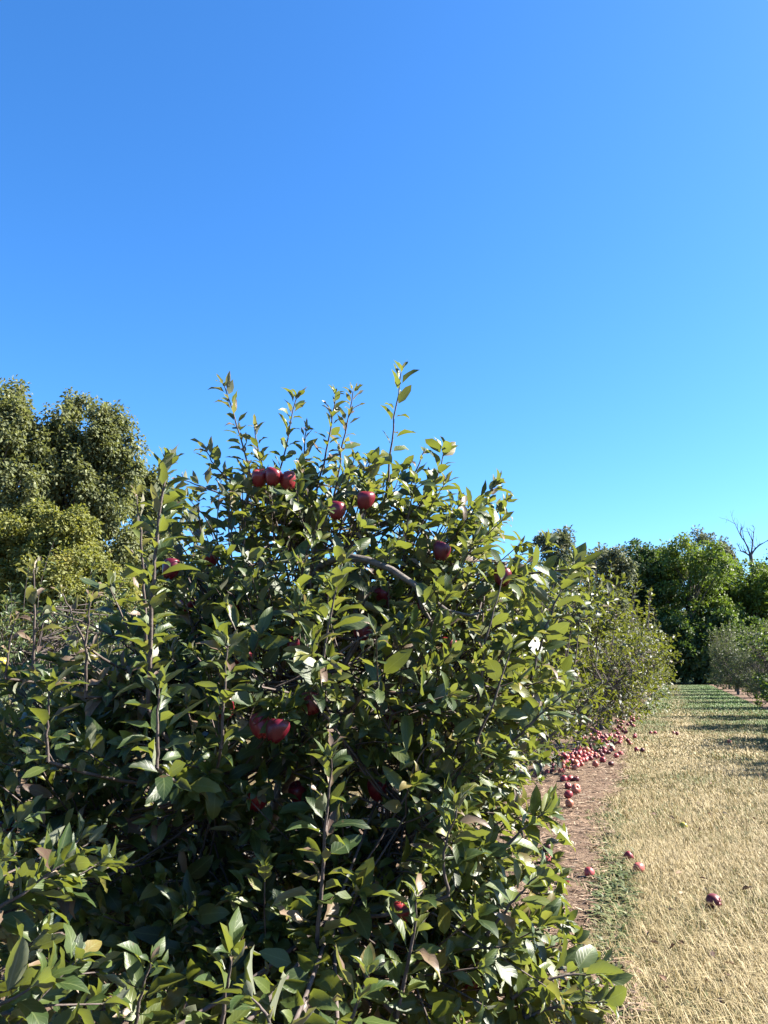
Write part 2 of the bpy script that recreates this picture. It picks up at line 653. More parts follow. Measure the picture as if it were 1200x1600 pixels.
def visible_largest(lv, kit, geo_tris, n=300):
    """indices of the n leaves that show largest from the camera"""
    P = lv['pos'] + lv['rot'][:, :, 1] * lv['size'][:, None] * 0.65
    rel = P - CAM
    dz = rel @ FW
    px = 600 + rel @ RT / dz * FPX
    py = 800 - rel @ UP / dz * FPX
    inside = (dz > 0.2) & (px > -15) & (px < 1215) & (py > -10) & (py < 1612)
    face = np.abs(np.einsum('ni,ni->n', nrm(rel), lv['rot'][:, :, 2])) + 0.15
    area = (lv['size'] / np.maximum(dz, 0.2)) ** 2 * face
    cand = np.argsort(-area * inside)[: n * 9]
    bv = BVHTree.FromPolygons(*geo_tris)
    out = []
    c = Vector(CAM)
    for i in cand:
        if not inside[i]:
            break
        vis = 0
        for k in (0.45, 0.7, 0.95):
            q = Vector(lv['pos'][i] + lv['rot'][i, :, 1] * lv['size'][i] * k)
            dirv = q - c
            h = bv.ray_cast(c, dirv.normalized(), dirv.length - lv['size'][i] * 0.22)
            if h[0] is None:
                vis += 1
        if vis:
            out.append(i)
        if len(out) >= n:
            break
    return np.array(out, int)


OCC = []          # coarse occluder triangles of the trees built so far (for choosing the leaves in view)


def tree_tris(lv, kit):
    V = np.einsum('nij,nvj->nvi', lv['rot'], kit.V[lv['var']][:, [0, 2 + 9, 2 + 11, -2]]) * lv['size'][:, None, None] + lv['pos'][:, None, :]
    n = len(V)
    F = np.array([[0, 1, 3], [0, 3, 2]])[None] + (np.arange(n) * 4)[:, None, None]
    return V.reshape(-1, 3), F.reshape(-1, 3)


def finish_tree(root, lv, kit, limbs_geo, twig_geo, trunk_geo, n_parts, offs):
    """link the parts of an apple tree under its root (all given in world space)"""
    off = np.array(offs, float)
    for geo, nm, mt, kd in ((trunk_geo, 'trunk', M_BARK, None), (twig_geo, 'twigs', M_TWIG, 'stuff')):
        geo.v = [v - off for v in geo.v]
        geo.build(nm, mt, root, kd)
    for lg in limbs_geo:
        lg.v = [v - off for v in lg.v]
        lg.build('limb', M_BARK, root)
    n = len(lv['pos'])
    keep = np.ones(n, bool)
    if n_parts:
        V, F = tree_tris(lv, kit)
        if OCC:
            base = len(V)
            Vs, Fs = [V], [F]
            for v2, f2 in OCC:
                Vs.append(v2)
                Fs.append(f2 + base)
                base += len(v2)
            VV, FF = np.concatenate(Vs), np.concatenate(Fs)
        else:
            VV, FF = V, F
        idx = visible_largest(lv, kit, (VV.tolist(), FF.tolist()), n_parts)
        for i in idx:
            tq = int(round(lv['tint'][i] * 20))
            o = bpy.data.objects.new('leaf', kit.mesh(int(lv['var'][i]), tq))
            COL.objects.link(o)
            o.parent = root
            Mx = Matrix.Identity(4)
            for a in range(3):
                for b in range(3):
                    Mx[a][b] = float(lv['rot'][i, a, b] * lv['size'][i])
                Mx[a][3] = float(lv['pos'][i, a] - off[a])
            o.matrix_local = Mx
        keep[idx] = False
        OCC.append((V, F))
    rest = pick(lv, keep)
    rest['pos'] = rest['pos'] - off
    f = add_obj('foliage', getattr(kit, 'rest', kit).joined('foliage', rest), root)
    f['kind'] = 'stuff'
    return root


def grow(r, base, lobes, limb_tips, kit, trunk_h=0.75, trunk_r=0.06, leaf=0.085, dry=0.05, step=0.03, tint=(0.38, 0.17), lean=(0, 0), spray=(0.15, 0.36), axis_up=0.45, tips=7, start=0.2, dens=2.05, yellow=None):
    """trunk, limbs to limb_tips, sprays spread through ellipsoid lobes [(centre, radii, count, shell)]"""
    base = np.array(base, float)
    lv, twig, trunk, limbs = Leaves(), Geo(), Geo(), []
    top = base + np.array([lean[0], lean[1], trunk_h])
    tp = curve(base - np.array([0, 0, 0.05]), top, r.normal(0, 0.03, 3), 8)
    trunk.tube(tp, np.interp(np.linspace(0, 1, 8), [0, 0.12, 1], [trunk_r * 1.5, trunk_r * 1.08, trunk_r * 0.8]), 10)
    cloud = []
    for tip in limb_tips:
        s0 = tp[r.integers(4, 8)]
        tip = np.array(tip, float)
        pts = curve(s0, tip, np.array([0, 0, -0.10 * np.linalg.norm(tip - s0)]) + r.normal(0, 0.05, 3), 14)
        pts[1:-1] += r.normal(0, 0.010, (12, 3))
        lg = Geo()
        lg.tube(pts, np.linspace(trunk_r * 0.52, trunk_r * 0.13, 14), 8)
        limbs.append(lg)
        cloud.append(pts[3:])
    cloud = np.concatenate(cloud)
    ctr = base + np.array([lean[0], lean[1], trunk_h])
    for (c, rad, cnt, shell) in lobes:
        cnt = int(cnt * dens)
        c, rad = np.array(c, float), np.array(rad, float)
        for _ in range(cnt):
            u = nrm(r.normal(0, 1, 3))
            q = c + u * rad * (shell + (1 - shell) * r.random() ** 0.6)
            if q[2] < 0.22:
                q[2] = 0.22 + r.random() * 0.15
            k = np.argsort(np.linalg.norm(cloud - q, axis=1) + 0.25 * np.maximum(0, cloud[:, 2] - q[2]))[int(r.integers(0, 7))]
            a0 = cloud[k]
            out = nrm(nrm((q - ctr) * np.array([1, 1, 0.55])) + u * 0.5 + np.array([0, 0, axis_up]) + r.normal(0, 0.28, 3))
            L = r.uniform(*spray)
            q0 = q - out * L * 0.55
            q1 = q + out * L * 0.45
            tn = (tint[0] + yellow(q), tint[1]) if yellow else tint  # optional tint lift by position, paints sunlit brightness into the leaves
            link = curve(a0, q0, r.normal(0, 0.03, 3) + np.array([0, 0, -0.03]), 4)
            twig.tube(link, np.linspace(0.0048, 0.0032, 4), 3)
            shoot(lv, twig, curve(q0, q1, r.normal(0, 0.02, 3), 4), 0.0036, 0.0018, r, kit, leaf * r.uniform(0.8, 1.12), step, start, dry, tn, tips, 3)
    global CLOUD
    CLOUD = cloud
    return lv, twig, trunk, limbs


# ------------------------------------------------------------------ the big apple tree in front
HANG = [
    (405, 748, 2.75, 'left one of the three dark red apples close together near the tree top'),
    (427, 746, 2.72, 'middle one of the three dark red apples close together near the tree top'),
    (450, 752, 2.74, 'right one of the three apples close together near the tree top'),
    (526, 798, 2.62, 'red apple below the sky line, left and lower one of a pair'),
    (570, 782, 2.64, 'red apple below the sky line, right and higher one of a pair'),
    (690, 862, 2.62, 'red apple in shade under the upper right leaves of the big tree'),
    (786, 902, 2.58, 'red apple by the horizontal branch at the right of the big tree'),
    (592, 892, 2.85, 'red apple behind the bare grey limb'),
    (600, 932, 2.75, 'sunlit red apple just below the bare grey limb'),
    (568, 992, 2.55, 'red apple in the middle of the crown beside a dark gap'),
    (650, 955, 2.8, 'dark red apple in shade where the bare limb forks'),
    (378, 1028, 2.35, 'small red apple half behind a pale leaf, centre left'),
    (432, 1142, 2.05, 'large red apple low in the big tree, sunlit from its right'),
    (408, 1136, 2.12, 'dark red apple touching the large low one on its left'),
    (485, 1100, 2.2, 'dark red apple partly under a broad leaf, above the large low one'),
    (402, 1250, 2.25, 'red apple with a sunlit edge under the large low one'),
    (466, 1240, 2.35, 'dark red apple deep in shade beside the tall near shoot'),
    (266, 890, 2.5, 'red apple behind the leaves of the tall left shoot'),
    (292, 948, 2.75, 'dim red apple in the dark hollow right of the tall left shoot'),
    (372, 945, 2.7, 'dim red apple in the dark hollow under the top leaves'),
    (232, 1280, 2.6, 'small red apple deep in the dark lower left of the big tree'),
    (275, 1412, 2.7, 'red apple glinting in the dark under the big tree'),
    (627, 1428, 1.98, 'small pinkish red apple low between the near shoots'),
    (330, 872, 2.85, 'dark red apple mostly hidden among the leaves of the big tree'),
    (702, 1012, 2.60, 'dark red apple mostly hidden among the leaves of the big tree'),
    (520, 925, 2.70, 'dark red apple mostly hidden among the leaves of the big tree'),
    (612, 1118, 2.50, 'dark red apple mostly hidden among the leaves of the big tree'),
    (462, 1012, 2.50, 'dark red apple mostly hidden among the leaves of the big tree'),
    (352, 1108, 2.30, 'dark red apple mostly hidden among the leaves of the big tree'),
    (590, 1235, 2.30, 'dark red apple mostly hidden among the leaves of the big tree'),
    (735, 1536, 2.1, 'small pinkish red apple near the bottom, right of the near shoots'),
]
r = np.random.default_rng(21)
B0 = np.array([-1.55, 3.0, 0.0])


def el(px, py, d, rl, rd, rz):
    """lobe centred at a sighted point, radii: sideways, in depth, up (world axes are close enough)"""
    return at(px, py, d), (rl, rd, rz)


def lobe(px, py, d, rl, rd, rz, n, shell=0.55):
    c, rr = el(px, py, d, rl, rd, rz)
    return (c, rr, n, shell)


lobes = [
    lobe(480, 905, 3.15, 0.58, 0.60, 0.30, 84, 0.5),
    lobe(510, 810, 3.15, 0.38, 0.38, 0.11, 22, 0.3),
    lobe(690, 900, 3.05, 0.28, 0.40, 0.28, 30, 0.4),
    lobe(560, 1060, 2.85, 0.66, 0.70, 0.34, 80, 0.6),
    lobe(712, 1080, 2.75, 0.27, 0.42, 0.34, 32, 0.4),
    lobe(120, 1140, 2.75, 0.34, 0.34, 0.17, 26, 0.3),
    lobe(280, 1040, 2.70, 0.26, 0.35, 0.26, 24, 0.3),
    lobe(330, 1180, 2.45, 0.40, 0.35, 0.16, 22, 0.3),
    lobe(620, 1300, 2.40, 0.38, 0.40, 0.28, 42, 0.4),
    lobe(712, 1330, 2.45, 0.18, 0.30, 0.30, 22, 0.3),
    lobe(560, 1500, 2.10, 0.40, 0.28, 0.20, 26, 0.3),
    lobe(770, 1530, 2.2, 0.20, 0.25, 0.15, 22, 0.3),
    lobe(450, 1330, 2.6, 0.30, 0.3, 0.16, 12, 0.3),
    lobe(230, 1400, 3.0, 0.55, 0.4, 0.20, 26, 0.3),
    lobe(180, 1330, 2.5, 0.40, 0.35, 0.18, 26, 0.3),
    lobe(250, 1500, 2.5, 0.42, 0.35, 0.16, 30, 0.3),
    lobe(420, 1420, 2.4, 0.30, 0.35, 0.20, 26, 0.3),
    lobe(90, 1480, 2.8, 0.40, 0.35, 0.2, 18, 0.3),
    lobe(60, 1270, 2.35, 0.25, 0.25, 0.12, 18, 0.3),
    lobe(330, 1570, 2.1, 0.35, 0.25, 0.12, 18, 0.3),
    lobe(490, 1590, 2.2, 0.30, 0.25, 0.12, 16, 0.3),
    lobe(300, 1330, 3.6, 0.7, 0.4, 0.3, 26, 0.3),
]
tips_ = [at(300, 900, 2.9), at(480, 760, 3.2), at(650, 800, 3.2), at(790, 880, 3.0), at(800, 1080, 2.8), at(560, 1000, 2.5), at(250, 1060, 2.7),
         at(90, 1150, 2.8), at(650, 1280, 2.35), at(790, 1440, 2.3), at(520, 1430, 2.1), at(330, 1230, 2.4), at(560, 900, 3.8), at(300, 1000, 3.7), at(210, 1380, 2.7), at(330, 1470, 2.5), at(60, 1420, 2.8)]
lv, twig, trunk, limbs = grow(r, B0, lobes, tips_, KIT, 0.85, 0.062, 0.086, dry=0.075, lean=(0.05, -0.02), tint=(0.36, 0.23), yellow=lambda q: 0.2 * float(np.clip((q[0] + 1.1) / 0.8, 0, 1)))  # leaf tint rises towards the right, sunlit brightness put into the colour

# the bare grey limb that shows in the middle of the crown
lg = Geo()
bare = np.array([at(*p) for p in ((535, 868, 2.62), (575, 875, 2.60), (612, 890, 2.58), (645, 912, 2.57), (672, 935, 2.58), (700, 955, 2.6), (735, 962, 2.62), (775, 950, 2.66))])
lg.tube(bare, [0.0115, 0.011, 0.0105, 0.010, 0.008, 0.0065, 0.005, 0.003], 8)
side = np.array([at(*p) for p in ((650, 914, 2.57), (660, 950, 2.55), (676, 975, 2.55), (705, 985, 2.56))])
lg.tube(side, [0.008, 0.007, 0.005, 0.003], 6)
back = np.array([at(*p) for p in ((536, 868, 2.62), (500, 885, 2.75), (460, 960, 2.95), (430, 1080, 3.15))])
lg.tube(back, [0.012, 0.012, 0.013, 0.014], 8)
limbs.append(lg)


def vshoot(pix, leaf=0.085, r0=0.0045, r1=0.0018, dry=0.05, tint=(0.40, 0.18), step=0.021, start=0.08, tips=4, spread=0.75):
    pts = np.array([at(*p) for p in pix])
    t = np.linspace(0, 1, len(pts))
    tt = np.linspace(0, 1, 12)
    cc = np.stack([np.interp(tt, t, pts[:, k]) for k in range(3)], -1)
    cc[1:-1] = (cc[:-2] + 2 * cc[1:-1] + cc[2:]) / 4
    cc[1:] += r.normal(0, 0.0016, (11, 3))
    k = np.argmin(np.linalg.norm(CLOUD - cc[0], axis=1))
    if np.linalg.norm(CLOUD[k] - cc[0]) > 0.03:
        shoot(lv, twig, curve(CLOUD[k], cc[0], np.array([0, 0, -0.04]), 6), r0 * 1.1, r0 * 0.95, r, KIT, leaf * 0.9, 0.022, 0.1, dry, tint, 0, 5, spread)
    shoot(lv, twig, cc, r0, r1, r, KIT, leaf * 0.98, step * 0.58, start, min(0.97, dry * 1.35), tint, tips, 6, spread)


# water shoots standing out of the top against the sky
vshoot([(405, 790, 3.0), (385, 715, 3.0), (352, 602, 3.0)], 0.075, dry=0.30)
vshoot([(420, 800, 3.0), (408, 730, 3.0), (398, 668, 3.0)], 0.066, dry=0.45)
vshoot([(420, 800, 3.1), (440, 730, 3.1), (462, 622, 3.1)], 0.075, dry=0.25)
vshoot([(470, 800, 3.1), (470, 740, 3.1), (478, 670, 3.1)], 0.06, dry=0.5)
vshoot([(490, 790, 3.1), (512, 700, 3.1), (525, 618, 3.1)], 0.078, dry=0.22)
vshoot([(520, 790, 3.15), (535, 700, 3.15), (552, 612, 3.15)], 0.072, dry=0.5)
vshoot([(603, 780, 3.0), (612, 680, 3.0), (628, 578, 3.0)], 0.080, dry=0.08, tint=(0.5, 0.12), step=0.045)
vshoot([(625, 800, 3.1), (645, 750, 3.1), (662, 705, 3.1)], 0.065, dry=0.35, step=0.05, tips=3)
vshoot([(650, 800, 3.0), (678, 760, 3.0), (695, 705, 3.0)], 0.088, dry=0.04)
vshoot([(690, 860, 2.9), (730, 800, 2.9), (775, 758, 2.9)], 0.092, dry=0.03, tips=8)
vshoot([(400, 770, 3.0), (350, 745, 3.0), (322, 705, 3.0)], 0.07, dry=0.4)
vshoot([(400, 790, 2.9), (340, 770, 2.9), (285, 750, 2.9)], 0.075, dry=0.45, tint=(0.25, 0.12))
# left upright shoot with the tall tip
vshoot([(232, 1110, 2.2), (236, 960, 2.2), (246, 830, 2.22), (262, 722, 2.24)], 0.086, 0.0068, 0.003, dry=0.05, tint=(0.5, 0.14), step=0.017, tips=8)
vshoot([(228, 1000, 2.3), (222, 850, 2.3), (212, 775, 2.3)], 0.065, dry=0.6, step=0.05)
# dead brown shoots at the far left
vshoot([(52, 1060, 2.3), (54, 960, 2.3), (52, 890, 2.3)], 0.075, 0.0046, dry=0.9, tips=5, step=0.05)
vshoot([(134, 1090, 2.3), (134, 1000, 2.3), (142, 940, 2.3)], 0.07, 0.0046, dry=0.97, tips=6, step=0.09)
vshoot([(134, 1010, 2.3), (115, 970, 2.3), (98, 925, 2.3)], 0.06, 0.004, dry=0.97, tips=5, step=0.09)
vshoot([(8, 1060, 2.3), (14, 1010, 2.3), (22, 970, 2.3)], 0.07, 0.004, dry=0.5, tips=5, step=0.05, tint=(0.2, 0.1))
# rosettes and shoots on the near face
vshoot([(75, 1190, 2.05), (74, 1130, 2.05), (78, 1070, 2.05)], 0.088, 0.0046, dry=0.06, tips=9, step=0.02)
vshoot([(245, 1200, 1.85), (246, 1140, 1.85), (250, 1075, 1.85)], 0.092, 0.0046, dry=0.02, tips=8, step=0.02)
vshoot([(345, 1170, 2.1), (350, 1090, 2.1), (355, 1010, 2.1)], 0.085, dry=0.03, tips=6)
vshoot([(495, 1480, 1.95), (505, 1360, 1.95), (512, 1260, 1.95), (518, 1180, 1.95)], 0.088, 0.0056, dry=0.12, tips=7)
vshoot([(620, 1590, 1.85), (645, 1470, 1.85), (652, 1400, 1.85)], 0.088, 0.0056, dry=0.10, tips=6)
vshoot([(700, 1400, 2.0), (690, 1340, 2.0), (715, 1260, 2.0)], 0.088, 0.0046, dry=0.10, tips=7, step=0.03)
vshoot([(500, 1090, 2.3), (510, 990, 2.3), (535, 880, 2.3)], 0.085, 0.0046, dry=0.06, tips=6)
vshoot([(745, 1110, 2.4), (760, 990, 2.4), (785, 905, 2.45)], 0.082, 0.0046, dry=0.06, tips=5, step=0.045)
vshoot([(730, 1190, 2.3), (770, 1100, 2.3), (800, 1010, 2.35)], 0.085, 0.0046, dry=0.05, tips=6, step=0.04)
vshoot([(830, 1060, 2.5), (855, 970, 2.5), (895, 880, 2.55)], 0.088, 0.0046, dry=0.05, tips=8)
vshoot([(780, 905, 2.7), (840, 895, 2.65), (905, 888, 2.6)], 0.088, 0.0056, dry=0.04, tips=7, step=0.025)
vshoot([(800, 1160, 2.35), (840, 1120, 2.35), (880, 1085, 2.35)], 0.085, dry=0.03, tips=6)
vshoot([(780, 1340, 2.1), (810, 1300, 2.1), (850, 1270, 2.1)], 0.085, 0.0046, dry=0.05, tips=8, tint=(0.6, 0.13))
vshoot([(760, 1460, 2.0), (800, 1410, 2.0), (838, 1370, 2.0)], 0.085, 0.0046, dry=0.05, tips=8, tint=(0.6, 0.13))
vshoot([(800, 1560, 1.95), (850, 1530, 1.95), (930, 1520, 1.95)], 0.088, 0.005, dry=0.04, tips=7, tint=(0.5, 0.13))
vshoot([(820, 1590, 1.95), (880, 1570, 1.95), (945, 1565, 1.95)], 0.085, 0.005, dry=0.06, tips=6, tint=(0.45, 0.13))
vshoot([(340, 1640, 1.55), (352, 1560, 1.55), (362, 1490, 1.55)], 0.086, 0.005, dry=0.05, tips=7, step=0.03)
vshoot([(210, 1640, 1.7), (215, 1570, 1.7), (235, 1500, 1.7)], 0.080, 0.005, dry=0.06, tips=5)
vshoot([(440, 1640, 1.5), (420, 1590, 1.5), (395, 1560, 1.5)], 0.085, 0.005, dry=0.04, tips=6)
vshoot([(530, 1640, 1.6), (555, 1580, 1.6), (575, 1520, 1.6)], 0.085, 0.005, dry=0.08, tips=6)

hang = HANG
AP = np.array([at(h[0], h[1], h[2] + 0.09) for h in hang])


def clear_view(lv_):
    """picked-over fruit: no leaf hangs right over an apple's face"""
    P_ = lv_['pos'] + lv_['rot'][:, :, 1] * lv_['size'][:, None] * 0.6
    rel = P_ - CAM
    dz = rel @ FW
    px, py = rel @ RT / dz, rel @ UP / dz
    keep_ = np.ones(len(P_), bool)
    for a in AP:
        ra_ = a - CAM
        da = ra_ @ FW
        near = (dz < da + 0.02) & (np.hypot(px - ra_ @ RT / da, py - ra_ @ UP / da) < 0.009 / da)
        keep_ &= ~near
    return pick(lv_, keep_)


main_tree = empty('apple_tree', B0)
tag(main_tree, 'big leafy apple tree in front, red apples on it and shoots against the sky', 'apple tree', 'apple trees of the row left of the grass lane')
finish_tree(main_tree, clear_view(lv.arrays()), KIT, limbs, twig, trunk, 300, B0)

# ------------------------------------------------------------------ the tree beside the camera, only its branch ends show bottom left
r = np.random.default_rng(33)
B1 = np.array([-1.85, 0.35, 0.0])
lobes = [lobe(-10, 1390, 1.75, 0.16, 0.2, 0.08, 9, 0.3), lobe(-15, 1560, 1.5, 0.11, 0.14, 0.09, 4, 0.3),
         ((-1.8, 0.35, 1.3), (0.6, 0.65, 0.6), 70, 0.5)]
lv, twig, trunk, limbs = grow(r, B1, lobes, [at(-30, 1400, 1.75), at(-20, 1560, 1.5), (-2.2, 0.2, 1.8), (-1.7, 0.0, 1.8), (-1.5, 0.5, 1.6), (-2.2, 0.8, 1.5)], KIT, 0.7, 0.055, 0.085, dry=0.03)
vshoot([(-40, 1440, 1.62), (30, 1400, 1.62), (100, 1350, 1.65)], 0.088, 0.005, dry=0.05, tips=8, step=0.018, tint=(0.42, 0.12))
vshoot([(-40, 1590, 1.45), (20, 1560, 1.45), (70, 1530, 1.45)], 0.088, 0.004, dry=0.02, tips=6, step=0.03, tint=(0.5, 0.12))
vshoot([(60, 1640, 1.6), (120, 1590, 1.6), (150, 1560, 1.6)], 0.075, 0.004, dry=0.02, tips=5, step=0.03, tint=(0.35, 0.12))
side_tree = empty('apple_tree', B1)
tag(side_tree, 'apple tree cut by the left edge, only pale green branch ends show low down', 'apple tree', 'apple trees of the row left of the grass lane')
finish_tree(side_tree, lv.arrays(), KIT, limbs, twig, trunk, 200, B1)


# ------------------------------------------------------------------ the rest of the left row
def row_tree(seed, base, h=2.9, rad=1.15, n=150, kit=KIT, leaf=0.098, tint=(0.30, 0.17), step=0.034, upright=8, dry=0.06, tips=5, low=0.22, shift=0.0):
    r_ = np.random.default_rng(seed)
    b = np.array(base, float)
    zc = low + (h - low) * 0.42
    cb = b + (shift, 0, 0)
    lob = [(b + (shift * 0.6, 0, zc), (rad * 0.75, rad * 0.75, (h - low) * 0.42), int(n * 0.35), 0.55)]
    for k in range(8):
        a_ = k * 0.785 + r_.uniform(-0.3, 0.3)
        q_ = rad * r_.uniform(0.45, 0.72)
        z_ = low + (h - low) * (r_.uniform(0.10, 0.35) if k % 2 else r_.uniform(0.45, 0.85))
        lob.append((b + (shift * min(1.0, z_ / 1.2) + math.cos(a_) * q_, math.sin(a_) * q_, z_), (rad * r_.uniform(0.28, 0.48), rad * r_.uniform(0.28, 0.48), h * r_.uniform(0.10, 0.17)), int(n * 0.10), 0.35))
    tp = [b + (shift * 0.8 + math.cos(a) * rad * 0.7, math.sin(a) * rad * 0.7, zc + r_.uniform(-0.5, 0.7)) for a in np.arange(9) * 0.7]
    lv_, tw, tk, lm = grow(r_, b, lob, tp, kit, 0.7, 0.06, leaf, dry=dry, step=step, tint=tint, tips=tips + 2)
    for k in range(upright):
        a, q = r_.uniform(0, 6.28), rad * 0.75 * r_.random() ** 0.5
        p0 = cb + (math.cos(a) * q, math.sin(a) * q, h - 0.55 - 0.4 * q)
        p1 = p0 + np.array([math.cos(a) * 0.1, math.sin(a) * 0.1, r_.uniform(0.5, 0.85)])
        shoot(lv_, tw, curve(p0, p1, r_.normal(0, 0.03, 3), 6), 0.006, 0.002, r_, kit, leaf * 0.9, step * 1.2, 0.1, 0.12, tint, tips, 4)
    return lv_.arrays(), tw, tk, lm


ordinal = ['second', 'third', 'fourth', 'fifth', 'sixth', 'seventh', 'eighth', 'ninth', 'tenth', 'eleventh', 'twelfth', 'thirteenth']
ROWG = 'apple trees of the row left of the grass lane'
row_spec = [((-1.8, 5.9, 0), 2.1, 1.1, 1, 0.35, 0.7), ((-1.8, 8.8, 0), 2.45, 1.15, 2, 0.4, 0.55), ((-1.8, 11.7, 0), 2.8, 1.25, 3, 0.5, 0.45), ((-1.65, 15.8, 0), 2.95, 1.35, 4, 0.55, 0.25)]
for i, (b, h, rad, sd, sh, lw) in enumerate(row_spec):
    a, tw, tk, lm = row_tree(100 + sd, b, h, rad, 185, KIT if i < 1 else KIT_LOW, leaf=0.104, tint=(0.20, 0.22), low=lw, shift=sh, upright=14)  # leaves tinted darker than the front tree's, its shade side put into colour
    t = empty('apple_tree', b)
    lab = ['apple tree with yellowish leaves, the next one behind the big front tree',
           'apple tree third in the left row, just in front of the windfall pile',
           'tall apple tree standing over the windfall pile, fourth in the left row',
           'wide apple tree just past the windfall pile, fifth in the left row'][i]
    tag(t, lab, 'apple tree', ROWG)
    finish_tree(t, a, KIT if i < 1 else KIT_LOW, lm, tw, tk, 300, b)


def copy_tree(root, loc, rz, s):
    c = root.copy()
    COL.objects.link(c)
    c.location = loc
    c.rotation_euler = (0, 0, rz)
    c.scale = (s, s, s)
    for ch in root.children:
        d = ch.copy()
        COL.objects.link(d)
        d.parent = c
    return c


# two more originals for the distance, then copies
a, tw, tk, lm = row_tree(120, (0, 0, 0), 2.8, 1.2, 140, KIT_LOW, leaf=0.125, step=0.05, tips=4, tint=(0.18, 0.2), shift=0.35, upright=14)  # same darkened leaf tint, shade side painted in
far0 = empty('apple_tree', (-1.6, 19.9, 0))
finish_tree(far0, a, KIT_LOW, lm, tw, tk, 0, (0, 0, 0))
tag(far0, 'sixth apple tree of the left row, further down the lane', 'apple tree', ROWG)
ry = 19.9
for k in range(8):
    ry += 3.0 + 0.2 * math.sin(k * 2.1)
    c = copy_tree(far0, (-1.6 + 0.1 * math.sin(k * 1.7), ry, 0), 0.5 * math.sin(k * 1.9), 1.05 + 0.1 * math.sin(k * 2.7))
    c['label'] = ('apple tree in the shaded far end of the left row, against the dark wood' if k > 4
                  else ['seventh', 'eighth', 'ninth', 'tenth', 'eleventh'][k] + ' apple tree of the left row, counted from the camera')

# ------------------------------------------------------------------ pale-leaved trees of the next row to the left (yellow apples)
LG = 'pale apple trees of the far left row'
for i, b in enumerate([(-5.6, 6.1, 0), (-5.7, 9.4, 0)]):
    a, tw, tk, lm = row_tree(140 + i, b, 2.35, 1.5, 280 if i == 0 else 130, KIT_PALE, leaf=0.092, tint=(0.5, 0.2), step=0.03, upright=5, low=0.35, tips=5)
    t = empty('pale_apple_tree', b)
    tag(t, ['grey green apple tree with yellow apples at the left edge behind brown shoots',
            'grey green apple tree glimpsed between the tall shoot and the big front tree'][i], 'apple tree', LG)
    finish_tree(t, a, KIT_PALE, lm, tw, tk, 300 if i == 0 else 0, b)


# ------------------------------------------------------------------ right row
a, tw, tk, lm = row_tree(160, (0, 0, 0), 2.9, 1.25, 200, KIT_PALE, leaf=0.115, tint=(0.30, 0.18), step=0.03, upright=70, dry=0.0, low=0.05)
RG = 'fruit trees of the row right of the grass lane'
grey0 = empty('fruit_tree', (3.3, 48.5, 0))
finish_tree(grey0, a, KIT_PALE, lm, tw, tk, 0, (0, 0, 0))
grey0.scale = (1.25,) * 3
tag(grey0, 'grey green bushy fruit tree with upright shoots on the right of the lane', 'fruit tree', RG)
M_LEAF3 = apple_leaf_mat('bright_leaf', [(0.0, (0.018, 0.045, 0.008)), (0.5, (0.045, 0.09, 0.013)), (0.85, (0.10, 0.135, 0.018)), (1.0, (0.15, 0.14, 0.03))],
                         (0.09, 0.12, 0.05), (0.16, 0.23, 0.014), veins=False)
KIT_BRIGHT = LeafKit(14, 15, M_LEAF3, 4, 0.33, curl_dead=2)
a, tw, tk, lm = row_tree(161, (0, 0, 0), 2.8, 1.25, 170, KIT_BRIGHT, leaf=0.12, tint=(0.5, 0.2), step=0.035, upright=10, dry=0.0, low=0.1)
bright0 = empty('fruit_tree', (3.45, 27.0, 0))
finish_tree(bright0, a, KIT_BRIGHT, lm, tw, tk, 0, (0, 0, 0))
bright0.scale = (1.1,) * 3
tag(bright0, 'bright green broad leaved fruit tree cut by the right edge', 'fruit tree', RG)
labs = {'b': ['bright green fruit tree off the right edge, shading the lane'], 'g': []}
for src, x, y, rz, s, lab in [
    (bright0, 3.8, 14.5, 1.0, 1.05, 'fruit tree outside the right edge casting the faint nearest shade on the lane'),
    (bright0, 3.7, 18.3, 2.2, 1.18, 'fruit tree outside the right edge casting the second streak of shade'),
    (bright0, 3.7, 22.6, 3.5, 1.25, 'fruit tree outside the right edge casting the broad streak of shade'),
    (grey0, 3.75, 33.0, 0.7, 1.02, 'grey green fruit tree just behind the bright green one on the right'),
    (grey0, 3.75, 38.5, 2.0, 1.0, 'grey green fruit tree between the bright one and the bushy one on the right'),
    (grey0, 3.75, 43.4, 4.0, 1.0, 'low grey green fruit tree in front of the bushy one on the right'),
    (grey0, 3.6, 54.5, 3.0, 1.1, 'grey green fruit tree behind the bushy one on the right'),
    (grey0, 3.6, 60.5, 5.0, 1.1, 'last grey green fruit tree of the right row by the wood')]:
    c = copy_tree(src, (x, y, 0), rz, s)
    c['label'] = lab


# ------------------------------------------------------------------ woodland trees
def diamond(r_, n):
    """leaf card with a folded midline: 4 verts"""
    return np.array([[0, 0, 0], [-0.30, 0.5, 0.10], [0, 1.0, -0.06], [0.30, 0.5, 0.10]])


def forest_mat(name, stops, trans, tfac=0.25):
    return apple_leaf_mat(name, stops, tuple(0.8 * c + 0.02 for c in stops[1][1]), trans, tfac, 0.5, veins=False)


